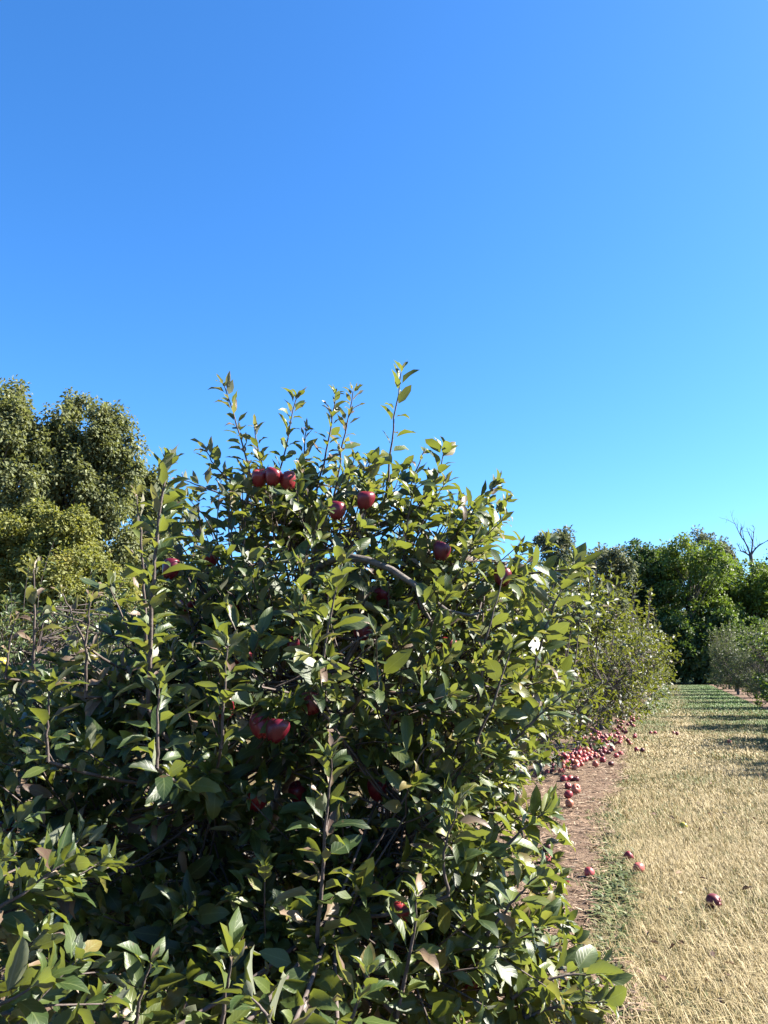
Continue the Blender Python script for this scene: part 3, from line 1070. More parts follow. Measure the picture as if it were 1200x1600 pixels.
M_COTTON = forest_mat('poplar_leaf', [(0.0, (0.045, 0.060, 0.018)), (0.5, (0.115, 0.135, 0.045)), (0.9, (0.19, 0.20, 0.085)), (1.0, (0.26, 0.15, 0.03))], (0.21, 0.23, 0.05), 0.34)
M_WILLOW = forest_mat('yellow_willow_leaf', [(0.0, (0.0788, 0.0924, 0.0189)), (0.5, (0.1628, 0.1764, 0.0357)), (0.9, (0.2520, 0.2467, 0.0630)), (1.0, (0.3360, 0.2625, 0.0525))], (0.2520, 0.2625, 0.0315), 0.36)
M_FOREST = forest_mat('woodland_leaf', [(0.0, (0.0155, 0.0311, 0.0083)), (0.5, (0.0414, 0.0745, 0.0166)), (0.9, (0.0881, 0.1295, 0.0290)), (1.0, (0.1448, 0.1448, 0.0414))], (0.1034, 0.1759, 0.0206))
M_BRIGHT = forest_mat('maple_leaf', [(0.0, (0.0328, 0.0562, 0.0112)), (0.5, (0.0936, 0.1451, 0.0205)), (0.9, (0.1872, 0.2246, 0.0328)), (1.0, (0.2246, 0.1966, 0.0374))], (0.1872, 0.2808, 0.0187), 0.3)
M_OLIVE = forest_mat('olive_leaf', [(0.0, (0.0352, 0.0469, 0.0211)), (0.5, (0.0998, 0.1173, 0.0610)), (0.9, (0.1759, 0.1877, 0.0998)), (1.0, (0.2581, 0.2111, 0.0821))], (0.1759, 0.1994, 0.0704))


def big_tree(name, label, base, lobes_, leaf, mt, seed, n_clump, per, clump_r, droop=0.0, group=None, trunk_r=0.2, shell=0.55, elong=1.0, trunk_top=None):
    """lobes_: (dx,dy,z, rx,ry,rz) relative to base"""
    r_ = np.random.default_rng(seed)
    root = empty(name, base)
    tag(root, label, 'tree', group)
    zmax = max(l[2] for l in lobes_)
    tk = Geo()
    top = np.array([0, 0, trunk_top or zmax])
    tpts = curve((0, 0, -0.1), top, r_.normal(0, 0.25, 3) * (1, 1, 0), 10)
    tk.tube(tpts, np.linspace(trunk_r, trunk_r * 0.3, 10), 8)
    tk.build('trunk', M_TRUNK, root)
    lb = Geo()
    C = []
    subs = []
    for l in lobes_:
        for _ in range(5):
            u_ = nrm(r_.normal(0, 1, 3) + np.array([0, 0, 0.25]))
            f_ = r_.uniform(0.24, 0.42)
            subs.append((*(np.array(l[:3]) + u_ * np.array(l[3:]) * r_.uniform(0.8, 1.0)), l[3] * f_, l[4] * f_, l[5] * f_))
    lobes_ = [(l[0], l[1], l[2], l[3] * 0.9, l[4] * 0.9, l[5] * 0.9) for l in lobes_] + [q for q in subs if q[2] > 0.4]
    vols = np.array([l[3] * l[4] * l[5] for l in lobes_]) ** 0.67
    for l, v in zip(lobes_, vols):
        c, rr = np.array(l[:3]), np.array(l[3:])
        k = np.argmin(np.abs(tpts[:, 2] - c[2] * 0.6))
        lp = curve(tpts[k], c, r_.normal(0, 0.3, 3), 6)
        lb.tube(lp, np.linspace(trunk_r * 0.25, trunk_r * 0.08, 6), 4)
        m = max(4, int(n_clump * v / vols.sum()))
        u = nrm(r_.normal(0, 1, (m, 3)))
        cc = c + u * rr * (shell + (1 - shell) * r_.random((m, 1)) ** 0.5)
        C.append(cc)
        for q in (cc[:: max(1, m // 6)] if l[3] > 0.7 * max(z_[3] for z_ in lobes_) else []):
            lb.tube(curve(lp[-1] * 0.6 + lp[2] * 0.4, q, r_.normal(0, 0.15, 3), 4), np.linspace(trunk_r * 0.14, trunk_r * 0.04, 4), 4)
    lb.build('limbs', M_TRUNK, root, 'stuff')
    C = np.concatenate(C)
    C = C[C[:, 2] > clump_r * 0.4]
    m = len(C)
    tint_c = np.clip(r_.normal(0.5, 0.16, m), 0.05, 0.9)
    sc = clump_r * r_.uniform(0.55, 1.35, m)
    u = nrm(r_.normal(0, 1, (m, per, 3)))
    off = u * (r_.random((m, per, 1)) ** 0.5) * sc[:, None, None] * np.array([1, 1, 0.75 * elong])
    P = (C[:, None, :] + off).reshape(-1, 3)
    outw = u.reshape(-1, 3)
    n = len(P)
    D = nrm(outw * 0.8 + r_.normal(0, 0.55, (n, 3)) + np.array([0, 0, -droop]))
    NN = outw * 0.35 + np.array([0, 0, 0.7]) + r_.normal(0, 0.5, (n, 3))
    X = nrm(np.cross(D, NN))
    Z = np.cross(X, D)
    S = leaf * r_.uniform(0.6, 1.3, n)
    T = diamond(r_, 1)
    V = P[:, None, :] + (T[None, :, 0:1] * X[:, None, :] + T[None, :, 1:2] * D[:, None, :] + T[None, :, 2:3] * Z[:, None, :]) * S[:, None, None]
    V = V.reshape(-1, 3)
    keepz = V[:, 2].reshape(n, 4).min(1) > 0.02
    i = np.arange(n) * 4
    F = np.concatenate([np.stack([i, i + 1, i + 2], -1), np.stack([i, i + 2, i + 3], -1)])
    kk = np.concatenate([keepz, keepz])
    tint = np.clip(np.repeat(tint_c, per) + r_.normal(0, 0.14, n), 0, 0.93)
    spot = r_.random(m) < 0.012
    tint[np.repeat(spot, per)] = 1.0
    me = new_mesh('crown', V, F[kk], [mt], True, {'tint': ('FLOAT', np.repeat(tint, 4))})
    add_obj('crown', me, root)
    return root


def sight(px, depth):
    """ground point at a photo column and depth"""
    p = at(px, 1045, depth)
    return np.array([p[0], p[1], 0.0])


def zpix(py, depth):
    return at(600, py, depth)[2]


# tall trees behind on the left
TL = 'tall trees behind the left row'
d = 26.0
big_tree('tall_tree', 'tall dense grey green tree with rounded top at the left edge', sight(112, d),
         [(0.0, 0, zpix(655, d), 1.35, 1.3, 1.35), (-0.9, 0.2, zpix(720, d), 1.0, 1.2, 1.5), (0.95, 0.0, zpix(680, d), 0.85, 1.0, 1.15), (0.4, -0.3, zpix(780, d), 1.6, 1.4, 1.5),
          (-0.6, 0, zpix(880, d), 1.5, 1.3, 1.5), (1.45, 0.1, zpix(735, d), 0.6, 0.8, 0.9), (-1.0, -0.4, zpix(680, d), 0.7, 0.8, 1.0), (1.0, 0.2, zpix(830, d), 1.0, 1.1, 1.2), (0, 0, zpix(980, d), 1.6, 1.2, 1.2)],
         0.14, M_COTTON, 51, 560, 105, 0.27, droop=0.7, group=TL, trunk_r=0.22, elong=2.0)
d = 25.0
big_tree('tall_tree', 'tall grey green tree mostly cut by the left edge of the picture', sight(-50, d),
         [(0.35, 0, zpix(635, d), 1.0, 1.2, 1.0), (1.2, 0, zpix(690, d), 0.8, 0.9, 1.2), (0.5, 0, zpix(760, d), 1.7, 1.4, 1.7), (0.9, 0.3, zpix(820, d), 1.5, 1.2, 1.4), (0.3, 0, zpix(900, d), 1.8, 1.4, 1.8)],
         0.14, M_COTTON, 52, 480, 100, 0.27, droop=0.7, group=TL, trunk_r=0.22, elong=2.0)
d = 30.0
big_tree('tall_tree', 'lower dark tree with an orange tinge between the tall one and the tall shoot', sight(225, d),
         [(0.0, 0, zpix(760, d), 0.75, 0.9, 1.0), (0.1, 0, zpix(850, d), 1.1, 1.1, 1.4), (-0.6, 0, zpix(900, d), 1.2, 1.2, 1.4), (0.8, 0, zpix(930, d), 1.2, 1.2, 1.2)],
         0.18, M_COTTON, 53, 360, 80, 0.30, droop=0.6, group=TL, trunk_r=0.18, elong=1.3)
d = 16.0
big_tree('yellow_tree', 'yellow green feathery tree below the tall trees at the left edge', sight(70, d),
         [(0.0, 0, zpix(845, d), 0.85, 0.8, 0.5), (-0.9, 0.1, zpix(835, d), 0.7, 0.8, 0.5), (0.75, 0, zpix(890, d), 0.70, 0.7, 0.35), (0.1, 0, zpix(940, d), 1.6, 1.1, 1.0), (-0.35, 0.1, zpix(808, d), 0.5, 0.5, 0.3), (0.35, 0.1, zpix(820, d), 0.45, 0.5, 0.28), (-0.9, -0.5, zpix(900, d), 0.8, 0.6, 0.7), (0.6, -0.5, zpix(930, d), 0.8, 0.6, 0.6), (1.25, 0, zpix(925, d), 0.4, 0.6, 0.3)],
         0.08, M_WILLOW, 54, 520, 120, 0.20, droop=0.4, group=None, trunk_r=0.12, elong=1.1)

# the wood closing the lane
WG = 'trees of the wood at the end of the lane'
forest = [
    # px, depth, top py, half width m, material, leaf, label
    (878, 62, 822, 2.0, M_OLIVE, 0.27, 'grey green tree with two humps just right of the big apple tree'),
    (945, 66, 846, 2.7, M_OLIVE, 0.27, 'grey olive tree right above the end of the left row'),
    (1003, 80, 846, 3.6, M_FOREST, 0.29, 'dark green tree in the dip of the wood, left of the bright one'),
    (1088, 76, 836, 4.6, M_BRIGHT, 0.31, 'bright green broad tree in the middle of the wood'),
    (1180, 78, 866, 4.0, M_BRIGHT, 0.31, 'mid green broad tree at the right edge under the bare one'),
    (1042, 86, 850, 3.0, M_OLIVE, 0.29, 'grey green crown peeping over the dark tree of the wood'),
    (1118, 92, 824, 3.2, M_OLIVE, 0.29, 'grey olive crown peeping over the bright tree of the wood'),
    (1235, 84, 850, 4.0, M_FOREST, 0.31, 'dark tree of the wood beyond the right edge'),
    (830, 80, 880, 4.0, M_FOREST, 0.31, 'dark tree of the wood hidden behind the big apple tree top'),
    (740, 84, 900, 4.5, M_FOREST, 0.31, 'woodland tree seen through the big apple tree, right half'),
    (620, 84, 905, 4.5, M_FOREST, 0.31, 'woodland tree seen through the big apple tree, middle'),
    (500, 80, 905, 4.5, M_FOREST, 0.31, 'woodland tree seen through the big apple tree, left half'),
    (380, 70, 880, 4.0, M_FOREST, 0.31, 'woodland tree behind the dry shoots left of the big apple tree top'),
    (-40, 52, 900, 3.2, M_FOREST, 0.3, 'dark woodland tree low behind the yellow green tree, cut by the left edge'),
    (60, 55, 905, 3.2, M_OLIVE, 0.3, 'olive woodland tree low behind the yellow green tree'),
    (150, 52, 905, 3.2, M_FOREST, 0.3, 'dark woodland tree between the yellow green tree and the brown shoots'),
    (225, 56, 890, 3.2, M_FOREST, 0.3, 'dark woodland tree low behind the tall upright shoot on the left'),
    (290, 60, 860, 3.2, M_OLIVE, 0.29, 'olive tree low behind the tall upright shoot on the left'),
]
for i, (px, d, top, hw, mt, lf, lab) in enumerate(forest):
    H = zpix(top, d)
    rr = np.random.default_rng(200 + i)
    L = [(0, 0, H - hw * 0.75, hw * 0.72, hw * 0.7, hw * 0.75)]
    for k in range(7):
        a_ = k * 2.4 + rr.uniform(0, 1)
        zz = H * rr.uniform(0.3, 0.85)
        L.append((math.cos(a_) * hw * 0.55, math.sin(a_) * hw * 0.55, zz, hw * rr.uniform(0.4, 0.6), hw * 0.5, hw * rr.uniform(0.4, 0.6)))
    L.append((0, 0, H * 0.25, hw * 0.9, hw * 0.8, H * 0.25))
    big_tree('woodland_tree', lab, sight(px, d), L, lf, mt, 300 + i, 430 if (px > 850) else 100, 58 if px > 850 else 45, 0.42 * hw / 3.4 + 0.2, droop=0.25, group=WG, trunk_r=0.3)
# shaded shrubs at the wood's edge
for i, px in enumerate([1000, 1036, 1068, 1100, 1135, 1170, 1210]):
    d = 73 + 2 * (i % 2)
    nm = ['leftmost', 'second', 'third', 'fourth', 'fifth', 'sixth', 'rightmost'][i]
    big_tree('woodland_shrub', nm + ' dark shrub at the foot of the wood, counted from the left row', sight(px, d),
             [(0, 0, 2.2, 1.7, 1.4, 2.2), (0.8, 0.3, 3.6, 1.3, 1.2, 1.6), (-0.7, 0.2, 4.4, 1.3, 1.2, 1.6)], 0.38, M_FOREST, 400 + i, 125, 52, 0.55, group='dark shrubs at the foot of the wood', trunk_r=0.12)

# bare dead tree over the wood
r = np.random.default_rng(77)
d = 88.0
bd = sight(1188, d)
dead = empty('bare_tree', bd)
tag(dead, 'bare leafless tree standing above the wood at the right edge', 'tree')
tg = Geo()
H = zpix(812, d)
tg.tube(curve((0, 0, 0), (0, 0, H - 3.4), (0.3, 0, 0), 8), np.linspace(0.3, 0.2, 8), 8)
tg.build('trunk', M_DEAD, dead)


def dead_branch(g_, p, dirv, L, rad, lvl):
    q = p + nrm(dirv) * L
    pts = curve(p, q, r.normal(0, 0.08 * L, 3), 6)
    g_.tube(pts, np.linspace(rad, rad * 0.55, 6), 5)
    if lvl == 0:
        return
    for k in range(3):
        s = pts[r.integers(2, 6)]
        dead_branch(g_, s, nrm(dirv) + r.normal(0, 0.5, 3) + np.array([0, 0, 0.15]), L * r.uniform(0.45, 0.75), rad * 0.5, lvl - 1)


for dv, LL in (((-0.35, 0, 1.0), 2.3), ((0.2, 0.1, 1.0), 2.0), ((0.8, 0.1, 0.9), 1.9), ((-0.8, 0.2, 0.6), 1.2)):
    bg = Geo()
    dead_branch(bg, np.array([0.0, 0, H - 3.6]), np.array(dv), LL, 0.11, 3)
    bg.build('branch', M_DEAD, dead)


# ------------------------------------------------------------------ apples
def apple_mesh(name, mt, seed=0, tall=1.0, round_=False):
    """lathe with a stem cavity, five-lobed base; about 1 unit wide, origin at the bottom"""
    nu, prof = 20, [(0.02, 0.13), (0.10, 0.03), (0.20, 0.0), (0.31, 0.08), (0.40, 0.24), (0.465, 0.44), (0.50, 0.64), (0.48, 0.80), (0.40, 0.93), (0.27, 0.975), (0.14, 0.91), (0.03, 0.78)]
    if round_:
        prof = [(0.02, 0.07), (0.10, 0.02), (0.22, 0.0), (0.36, 0.09), (0.46, 0.26), (0.50, 0.46), (0.49, 0.64), (0.42, 0.80), (0.30, 0.90), (0.17, 0.925), (0.08, 0.89), (0.02, 0.83)]
    V = []
    for (rad, z) in prof:
        for k in range(nu):
            th = k * 2 * math.pi / nu
            lob = 1 + 0.07 * math.cos(5 * th) * (1.15 - z) + 0.03 * math.sin(th * 2 + seed) + 0.04 * math.sin(th + seed * 2)
            zz = z * tall + 0.05 * math.cos(5 * th) * (z < 0.2) + 0.07 * math.sin(th + seed) * z
            V.append((rad * lob * math.cos(th), rad * lob * math.sin(th), zz - 0.47))
    n = len(prof)
    V.append((0, 0, 0.12 * tall - 0.47)); V.append((0, 0, 0.76 * tall - 0.47))
    F, S = [], []
    for i in range(n - 1):
        for k in range(nu):
            k2 = (k + 1) % nu
            F += [i * nu + k, i * nu + k2, (i + 1) * nu + k2, (i + 1) * nu + k]
            S.append(4)
    for k in range(nu):
        k2 = (k + 1) % nu
        F += [n * nu, k2, k]; S.append(3)
        F += [n * nu + 1, (n - 1) * nu + k, (n - 1) * nu + k2]; S.append(3)
    return new_mesh(name, V, (F, S), [mt])


def stem_mesh():
    g_ = Geo()
    g_.tube([(0, 0, 0.27), (0.01, 0, 0.43), (0.05, 0.01, 0.60)], [0.022, 0.02, 0.03], 5)
    return new_mesh('stem', np.concatenate(g_.v), np.concatenate(g_.f), [M_TWIG])


RED = [apple_mesh('apple', M_RED, s, 1.02) for s in range(3)]
WIND = [apple_mesh('apple', M_WIND, s + 5, 0.9 + 0.05 * s, True) for s in range(4)]
YEL = [apple_mesh('apple', M_YEL, s + 9, 0.95, True) for s in range(2)]
STEM = stem_mesh()
ra = np.random.default_rng(91)


def apple(pos, size, meshes, label, group=None, tilt=0.3, name='apple', stem=True):
    o = bpy.data.objects.new(name, meshes[int(ra.integers(len(meshes)))])
    COL.objects.link(o)
    o.location = pos
    o.scale = (size,) * 3
    o.rotation_euler = (ra.normal(0, tilt), ra.normal(0, tilt), ra.uniform(0, 6.28))
    tag(o, label, 'apple', group)
    if stem:
        s = bpy.data.objects.new('stem', STEM)
        COL.objects.link(s)
        s.parent = o
    return o


HG = 'red apples hanging in the big front tree'
for (px, py, d, lab) in HANG:
    p = at(px, py, d + 0.09)
    s = 0.059 if 'small' not in lab else 0.048
    apple(p, s, RED, lab, HG, 0.25)
apple(at(8, 1300, 2.6), 0.07, RED, 'dark red apple in shade at the left edge above the pale branch ends', None, 0.2)
for (px, py, lab) in ((145, 1024, 'yellow apple beside the bare stem of the brown shoot'), (180, 1034, 'yellow apple right of the brown shoot in the pale tree'),
                      (3, 1035, 'yellow apple at the very left edge in the pale tree')):
    apple(at(px, py, 5.6), 0.075, YEL, lab, 'yellow apples in the pale tree', 0.2)
apple(at(72, 1221, 2.5), 0.05, YEL, 'small yellow apple low at the left of the big tree', None, 0.2)

# fallen apples lying singly
FG = 'apples fallen singly near the lane'
for (px, py, s, mset, lab) in [
    (1115, 1416, 0.085, WIND, 'red windfall apple alone on the dry grass at the right'),
    (998, 1362, 0.075, WIND, 'pinkish windfall apple at the right rim of the weed patch'),
    (983, 1342, 0.068, WIND, 'half pale windfall apple above the weed patch'),
    (1068, 1294, 0.066, YEL, 'yellow windfall apple on the dry grass'),
    (921, 1370, 0.07, WIND, 'windfall apple against the small weed on bare soil'),
    (882, 1382, 0.07, WIND, 'windfall apple left of the small weed on bare soil'),
    (856, 1332, 0.08, WIND, 'windfall apple next to the leaf tips, upper of two on bare soil'),
    (854, 1350, 0.075, WIND, 'windfall apple next to the leaf tips, lower of two on bare soil'),
    (841, 1292, 0.08, WIND, 'orange red windfall apple tucked beside the yellow leaf tips'),
    (890, 1260, 0.085, WIND, 'windfall apple nearest the camera of the loose ones below the pile'),
    (888, 1247, 0.085, WIND, 'windfall apple left under the biggest one below the pile'),
    (900, 1240, 0.11, WIND, 'biggest dark windfall apple of the loose ones below the pile'),
    (888, 1233, 0.08, WIND, 'shrivelled windfall apple above left of the biggest loose one'),
    (863, 1247, 0.085, WIND, 'windfall apple standing apart left of the loose ones below the pile'),
    (881, 1222, 0.085, WIND, 'left one of three windfall apples in a line below the pile'),
    (891, 1221, 0.085, WIND, 'middle one of three windfall apples in a line below the pile'),
    (900, 1222, 0.085, WIND, 'right one of three windfall apples in a line below the pile'),
    (854, 1256, 0.08, WIND, 'windfall apple in leaf shade at the left of the loose ones'),
    (955, 1197, 0.085, WIND, 'dark windfall apple lying right of the pile'),
    (942, 1191, 0.09, WIND, 'pale red windfall apple at the right rim of the pile'),
    (963, 1184, 0.08, WIND, 'windfall apple pair right of the pile, left one'),
    (970, 1180, 0.08, WIND, 'windfall apple pair right of the pile, right one'),
]:
    p = on_ground(px, py, 0.03)
    z = 0.012 + (0.02 if p[0] < float(edge_x(p[1])) else 0.012)
    apple((p[0], p[1], z + s * 0.38), s, mset, lab, FG, 0.8)

pile = []


def drop(x, y, s=None, lab='', grp='', z=None, mset=WIND):
    s = s or ra.uniform(0.066, 0.088)
    zz = 0.02 if z is None else z
    for (a_, b_, c_, s2) in pile:
        dd = math.hypot(x - a_, y - b_)
        m_ = (s + s2) * 0.5
        if dd < m_ * 0.9:
            if dd < m_ * 0.35:
                return
            zz = max(zz, c_ + math.sqrt(max(0, m_ * m_ - dd * dd)) * 0.85)
    if zz > 0.12:
        return
    pile.append((x, y, zz, s))
    apple((x, y, zz + s * 0.44), s, mset, lab, grp, 1.0, stem=False)


PL = 'red windfall apple in the dense pile on bare soil beside the lane'
PL2 = 'red windfall apple in the loose scatter just beyond the dense pile'
PL3 = 'tiny windfall apple far down the foot of the left row'
for k in range(118):
    u_ = ra.normal(0, 1)
    q = on_ground(905 + 20 * u_ + ra.normal(0, 9), 1188 - 8 * u_ + ra.normal(0, 7), 0)
    drop(q[0], q[1], None, PL, 'windfall apples heaped under the row')
for k in range(105):
    px, py = ra.normal(945, 24), ra.normal(1161, 11)
    if px - 945 > 30 + (1160 - py):
        continue
    q = on_ground(px, py, 0)
    drop(q[0], q[1], None, PL2, 'windfall apples scattered past the pile')
for k in range(42):
    y = 16 + 14 * ra.random()
    x = float(edge_x(y)) + ra.normal(-0.12, 0.13)
    drop(x, y, 0.085, PL3, 'windfall apples far along the row')
for (px, py) in ((993, 1152), (985, 1166), (981, 1166), (995, 1176), (1004, 1177), (1017, 1149), (1024, 1149), (1053, 1149), (1058, 1150), (1140, 1163)):
    q = on_ground(px, py, 0)
    drop(q[0], q[1], 0.075, 'small windfall apple in the grass at the edge of the lane beyond the pile', 'windfall apples in the lane edge')

# ------------------------------------------------------------------ grass
rg = np.random.default_rng(5)


def blades(n, x0, x1, y0, y1, hmin, hmax, wid, seg=2, x_edge=True):
    y = y0 + (y1 - y0) * rg.random(n)
    x = x0 + (x1 - x0) * rg.random(n)
    if x_edge:
        k = x > edge_x(y) + rg.normal(0.0, 0.05, n)
        x, y = x[k], y[k]
    return x, y, rg.uniform(hmin, hmax, len(x)), np.full(len(x), wid)


xs, ys_, hs_, ws = [], [], [], []
for (n, x0, x1, y0, y1, h0, h1, w) in [(52000, -0.75, 1.25, 2.9, 5.0, 0.04, 0.085, 0.0019), (52000, -0.9, 1.75, 5.0, 8.0, 0.04, 0.08, 0.0026),
                                       (48000, -1.1, 2.6, 8.0, 14.0, 0.035, 0.075, 0.0042), (44000, -1.3, 3.1, 14.0, 26.0, 0.03, 0.08, 0.0085),
                                       (32000, -1.4, 3.1, 26.0, 75.0, 0.03, 0.08, 0.018)]:
    a_ = blades(n, x0, x1, y0, y1, h0, h1, w)
    for l_, v_ in zip((xs, ys_, hs_, ws), a_):
        l_.append(v_)
# the lane on the other side of the row, glimpsed under the big tree
a_ = blades(14000, -5.4, -3.0, 1.5, 9.0, 0.03, 0.09, 0.006, x_edge=False)
for l_, v_ in zip((xs, ys_, hs_, ws), a_):
    l_.append(v_)
for (n, x0, x1, y0, y1) in [(5000, -0.6, 1.4, 2.6, 5.5), (5000, -0.8, 2.2, 5.5, 10.0)]:
    a_ = blades(n, x0, x1, y0, y1, 0.11, 0.20, 0.0017)
    for l_, v_ in zip((xs, ys_, hs_, ws), a_):
        l_.append(v_)
X, Y, Hh, W = (np.concatenate(v) for v in (xs, ys_, hs_, ws))
ok = ~((X > 3.0 + rg.normal(0, 0.05, len(X))) & (X < 5.3))
X, Y, Hh, W = X[ok], Y[ok], Hh[ok], W[ok]
n = len(X)
# colour: straw near, greener far off, green towards the right-hand row and in loose patches
gn = fnoise(X * 1.3, Y * 0.9, 8)
gn2 = fnoise(X * 4.2, Y * 3.1, 18)
green = 0.23 + 0.15 * gn + 0.17 * gn2 + 0.62 * np.clip((Y - 14) / 20, 0, 1) + 0.25 * np.clip((X - 1.2) / 1.5, 0, 1) * np.clip((Y - 10) / 12, 0, 1)
track = np.exp(-((X - 0.15) / 0.35) ** 2) * np.clip((Y - 12) / 10, 0, 1)
green -= 0.38 * track
green += 0.22 * np.exp(-((X - edge_x(Y)) / 0.12) ** 2) * np.clip((11 - Y) / 3, 0, 1) * (X > -1.5)
tint = np.clip(green + rg.normal(0, 0.23, n), 0.0, 1.0)
tall = 0.85 + 0.5 * fnoise(X * 4.5, Y * 4.5, 4)
longs0 = Hh > 0.105
Hh = Hh * np.where(longs0, 1.0, np.clip(tall, 0.45, 1.3) * 0.9)
th = rg.uniform(0, 2 * math.pi, n)
th = np.where(rg.random(n) < 0.45, rg.normal(2.3, 0.6, n), th)
longs = Hh > 0.105
lean = np.where(longs, rg.uniform(1.15, 1.55, n), rg.uniform(0.25, 1.6, n))
tint = np.where(longs, np.clip(rg.normal(0.16, 0.16, n), 0, 1), tint)
dirx, diry = np.cos(th), np.sin(th)
sx, sy = -diry, dirx
b0 = np.stack([X, Y, np.full(n, 0.0)], -1)
l1 = lean * 0.5
m1 = b0 + np.stack([dirx * np.sin(l1), diry * np.sin(l1), np.cos(l1)], -1) * (Hh * 0.5)[:, None]
l2 = np.minimum(lean * 1.25, 1.62)
t1 = m1 + np.stack([dirx * np.sin(l2), diry * np.sin(l2), np.cos(l2)], -1) * (Hh * 0.6)[:, None]
sd = np.stack([sx, sy, np.zeros(n)], -1) * (W * rg.uniform(0.6, 1.3, n))[:, None]
V = np.stack([b0 - sd, b0 + sd, m1 + sd * 0.8, m1 - sd * 0.8, t1], 1).reshape(-1, 3)
i = np.arange(n) * 5
flat = np.stack([i, i + 1, i + 2, i + 3, i + 3, i + 2, i + 4], -1).ravel()
sizes = np.tile([4, 3], n)
go = add_obj('grass', new_mesh('grass', V, (flat, sizes), [M_GRASS], False, {'tint': ('FLOAT', np.repeat(tint, 5))}))
tag(go, 'dry straw coloured mown grass of the lane, greener far off', 'grass', kind='stuff')

# straw and chips on the bare soil
n = 26000
Y = 2.2 + 14 * rg.random(n) ** 1.3
X = edge_x(Y) - 1.7 * rg.random(n) ** 1.2 + 0.08
th = rg.normal(0.25, 0.8, n)
Ls = rg.uniform(0.008, 0.045, n)
Ws = rg.uniform(0.0012, 0.0045, n)
z = 0.014 + 0.016 * (0.5 + 0.5 * fnoise(X * 2.5, Y * 2.5, 3)) + rg.uniform(0.004, 0.022, n)
tl = rg.normal(0, 0.18, n)
dv = np.stack([np.cos(th), np.sin(th), tl], -1) * Ls[:, None]
sv = np.stack([-np.sin(th), np.cos(th), rg.normal(0, 0.3, n)], -1) * Ws[:, None]
c0 = np.stack([X, Y, z], -1)
V = np.stack([c0 - dv - sv, c0 + dv - sv, c0 + dv + sv, c0 - dv + sv], 1).reshape(-1, 3)
F = np.arange(n * 4).reshape(-1, 4)
lo = add_obj('litter', new_mesh('litter', V, F, [M_STRAW], False, {'tint': ('FLOAT', np.repeat(rg.random(n), 4))}))
tag(lo, 'straw and bark chips strewn over the bare soil strip', 'litter', kind='stuff')


# ------------------------------------------------------------------ weeds on the grass edge
def weed_arrays(centres, per, L0, L1, w, seed):
    r_ = np.random.default_rng(seed)
    Vs, T = [], []
    for (x, y) in centres:
        for k in range(per):
            a_ = r_.uniform(0, 6.28)
            L = r_.uniform(L0, L1)
            up = r_.uniform(0.35, 1.2)
            d1 = np.array([math.cos(a_) * math.cos(up), math.sin(a_) * math.cos(up), math.sin(up)])
            d2 = np.array([math.cos(a_) * math.cos(up - 0.9), math.sin(a_) * math.cos(up - 0.9), math.sin(up - 0.9)])
            s_ = np.array([-math.sin(a_), math.cos(a_), 0]) * w * r_.uniform(0.7, 1.3)
            p0 = np.array([x, y, 0.005]) + r_.normal(0, 0.008, 3) * (1, 1, 0)
            p1 = p0 + d1 * L * 0.45
            p2 = p1 + d2 * L * 0.4
            p3 = p2 + (d2 + (0, 0, -0.3)) * L * 0.2
            Vs += [p0 - s_ * 0.3, p0 + s_ * 0.3, p1 + s_, p1 - s_, p2 + s_ * 0.9, p2 - s_ * 0.9, p3]
            T += [r_.uniform(0, 1)] * 7
    Vs = np.array(Vs)
    m = len(Vs) // 7
    i_ = np.arange(m) * 7
    fl = np.stack([i_, i_ + 1, i_ + 2, i_ + 3, i_ + 3, i_ + 2, i_ + 4, i_ + 5, i_ + 5, i_ + 4, i_ + 6], -1).ravel()
    return Vs, (fl, np.tile([4, 4, 3], m)), np.array(T)


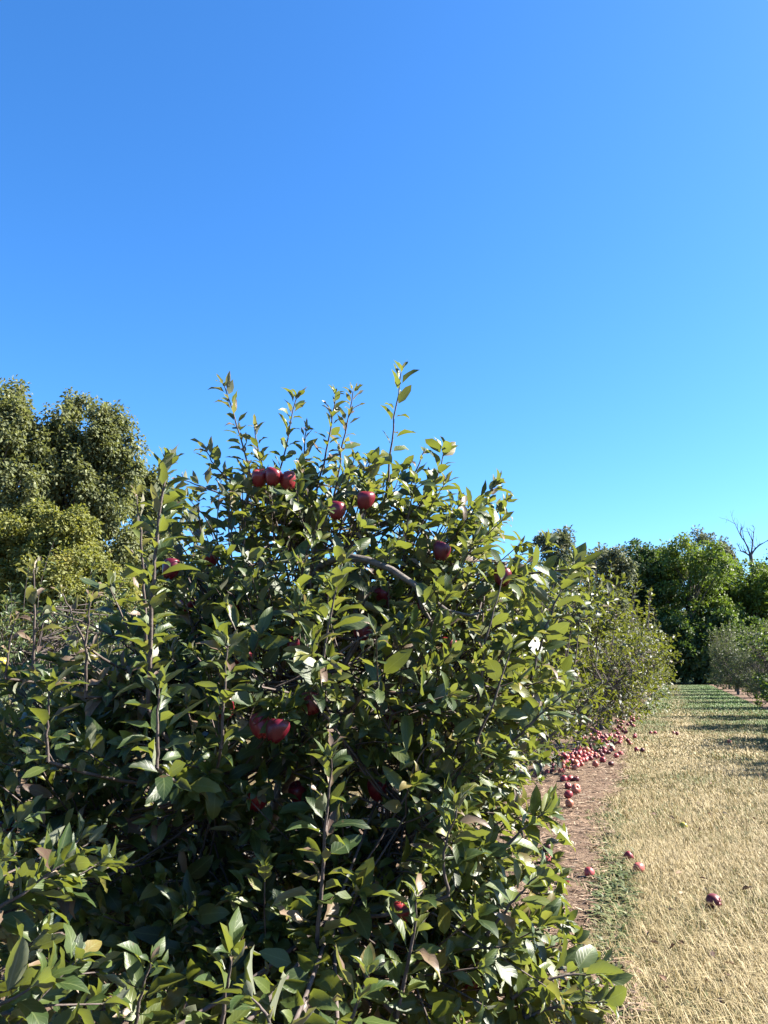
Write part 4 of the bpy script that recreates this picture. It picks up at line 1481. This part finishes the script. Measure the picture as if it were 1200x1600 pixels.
rw = np.random.default_rng(14)
cen = []
for k in range(150):
    px, py = rw.normal(960, 14), rw.normal(1398, 36)
    if abs(px - 960) < 40:
        q = on_ground(px, py, 0)
        cen.append((q[0], q[1]))
V, F, T = weed_arrays(cen, 13, 0.055, 0.125, 0.0075, 3)
wo = add_obj('weeds', new_mesh('weeds', V, F, [M_WEED], True, {'tint': ('FLOAT', T)}))
tag(wo, 'dense patch of green broad leaved weeds on the grass edge', 'weeds', kind='stuff')
cen = []
for k in range(170):
    px, py = rw.normal(950, 16), rw.uniform(1255, 1360)
    q = on_ground(px, py, 0)
    cen.append((q[0], q[1]))
for k in range(70):
    px, py = rw.normal(950, 14), rw.uniform(1440, 1600)
    q = on_ground(px, py, 0)
    cen.append((q[0], q[1]))
V, F, T = weed_arrays(cen, 7, 0.04, 0.09, 0.005, 4)
wo = add_obj('weeds', new_mesh('weeds', V, F, [M_WEED], True, {'tint': ('FLOAT', T)}))
tag(wo, 'thin scattered weeds along the grass edge above and below the dense patch', 'weeds', kind='stuff')
q = on_ground(896, 1372, 0)
wp = empty('weed_plant', (q[0], q[1], 0))
tag(wp, 'single small green weed on the bare soil beside a fallen apple', 'weed')
for k in range(26):
    V, F, T = weed_arrays([(rw.normal(0, 0.05), rw.normal(0, 0.03))], 1, 0.05, 0.10, 0.006, 600 + k)
    add_obj('leaf', new_mesh('leaf', V, F, [M_WEED], True, {'tint': ('FLOAT', T)}), wp)

# dry leaves lying on the lane
KIT_DRY = LeafKit(6, 44, M_DRY, 5, 0.3, curl_dead=0)
for k in range(46):
    if k < 8:
        px, py = [(1037, 1555), (1135, 1532), (1113, 1487), (975, 1392), (1040, 1428), (1178, 1395), (1172, 1280), (1090, 1375)][k]
        lab = ['pale curled dry leaf low on the lane grass', 'dark reddish dry leaf near the bottom right corner', 'dark green fallen leaf standing in the grass',
               'tan dry leaf caught in the weed patch', 'brown dry leaf just right of the weed patch', 'small dry leaf by the right edge level with the lone red apple',
               'dark dry leaf by the right edge high on the lane', 'tan dry leaf above the lone red apple'][k]
    else:
        px, py = rw.uniform(900, 1195), rw.uniform(1210, 1590)
        lab = 'small dry leaf fallen on the ground along the lane'
    q = on_ground(px, py, 0.02)
    tq = int(rw.integers(0, 20)) if k != 2 else 0
    o = bpy.data.objects.new('dry_leaf', KIT_DRY.mesh(int(rw.integers(6)), tq))
    COL.objects.link(o)
    o.location = (q[0], q[1], 0.035 + rw.uniform(0, 0.015))
    o.scale = (rw.uniform(0.04, 0.065),) * 3
    o.rotation_euler = (rw.normal(0, 0.5), rw.normal(0, 0.6), rw.uniform(0, 6.28))
    tag(o, lab, 'leaf', 'dry leaves fallen along the lane')
print('objects', len(bpy.data.objects), 'tris', sum(sum(len(p.vertices) - 2 for p in me.polygons) if len(me.polygons) < 2000 else len(me.loops) - 2 * len(me.polygons) for me in bpy.data.meshes))
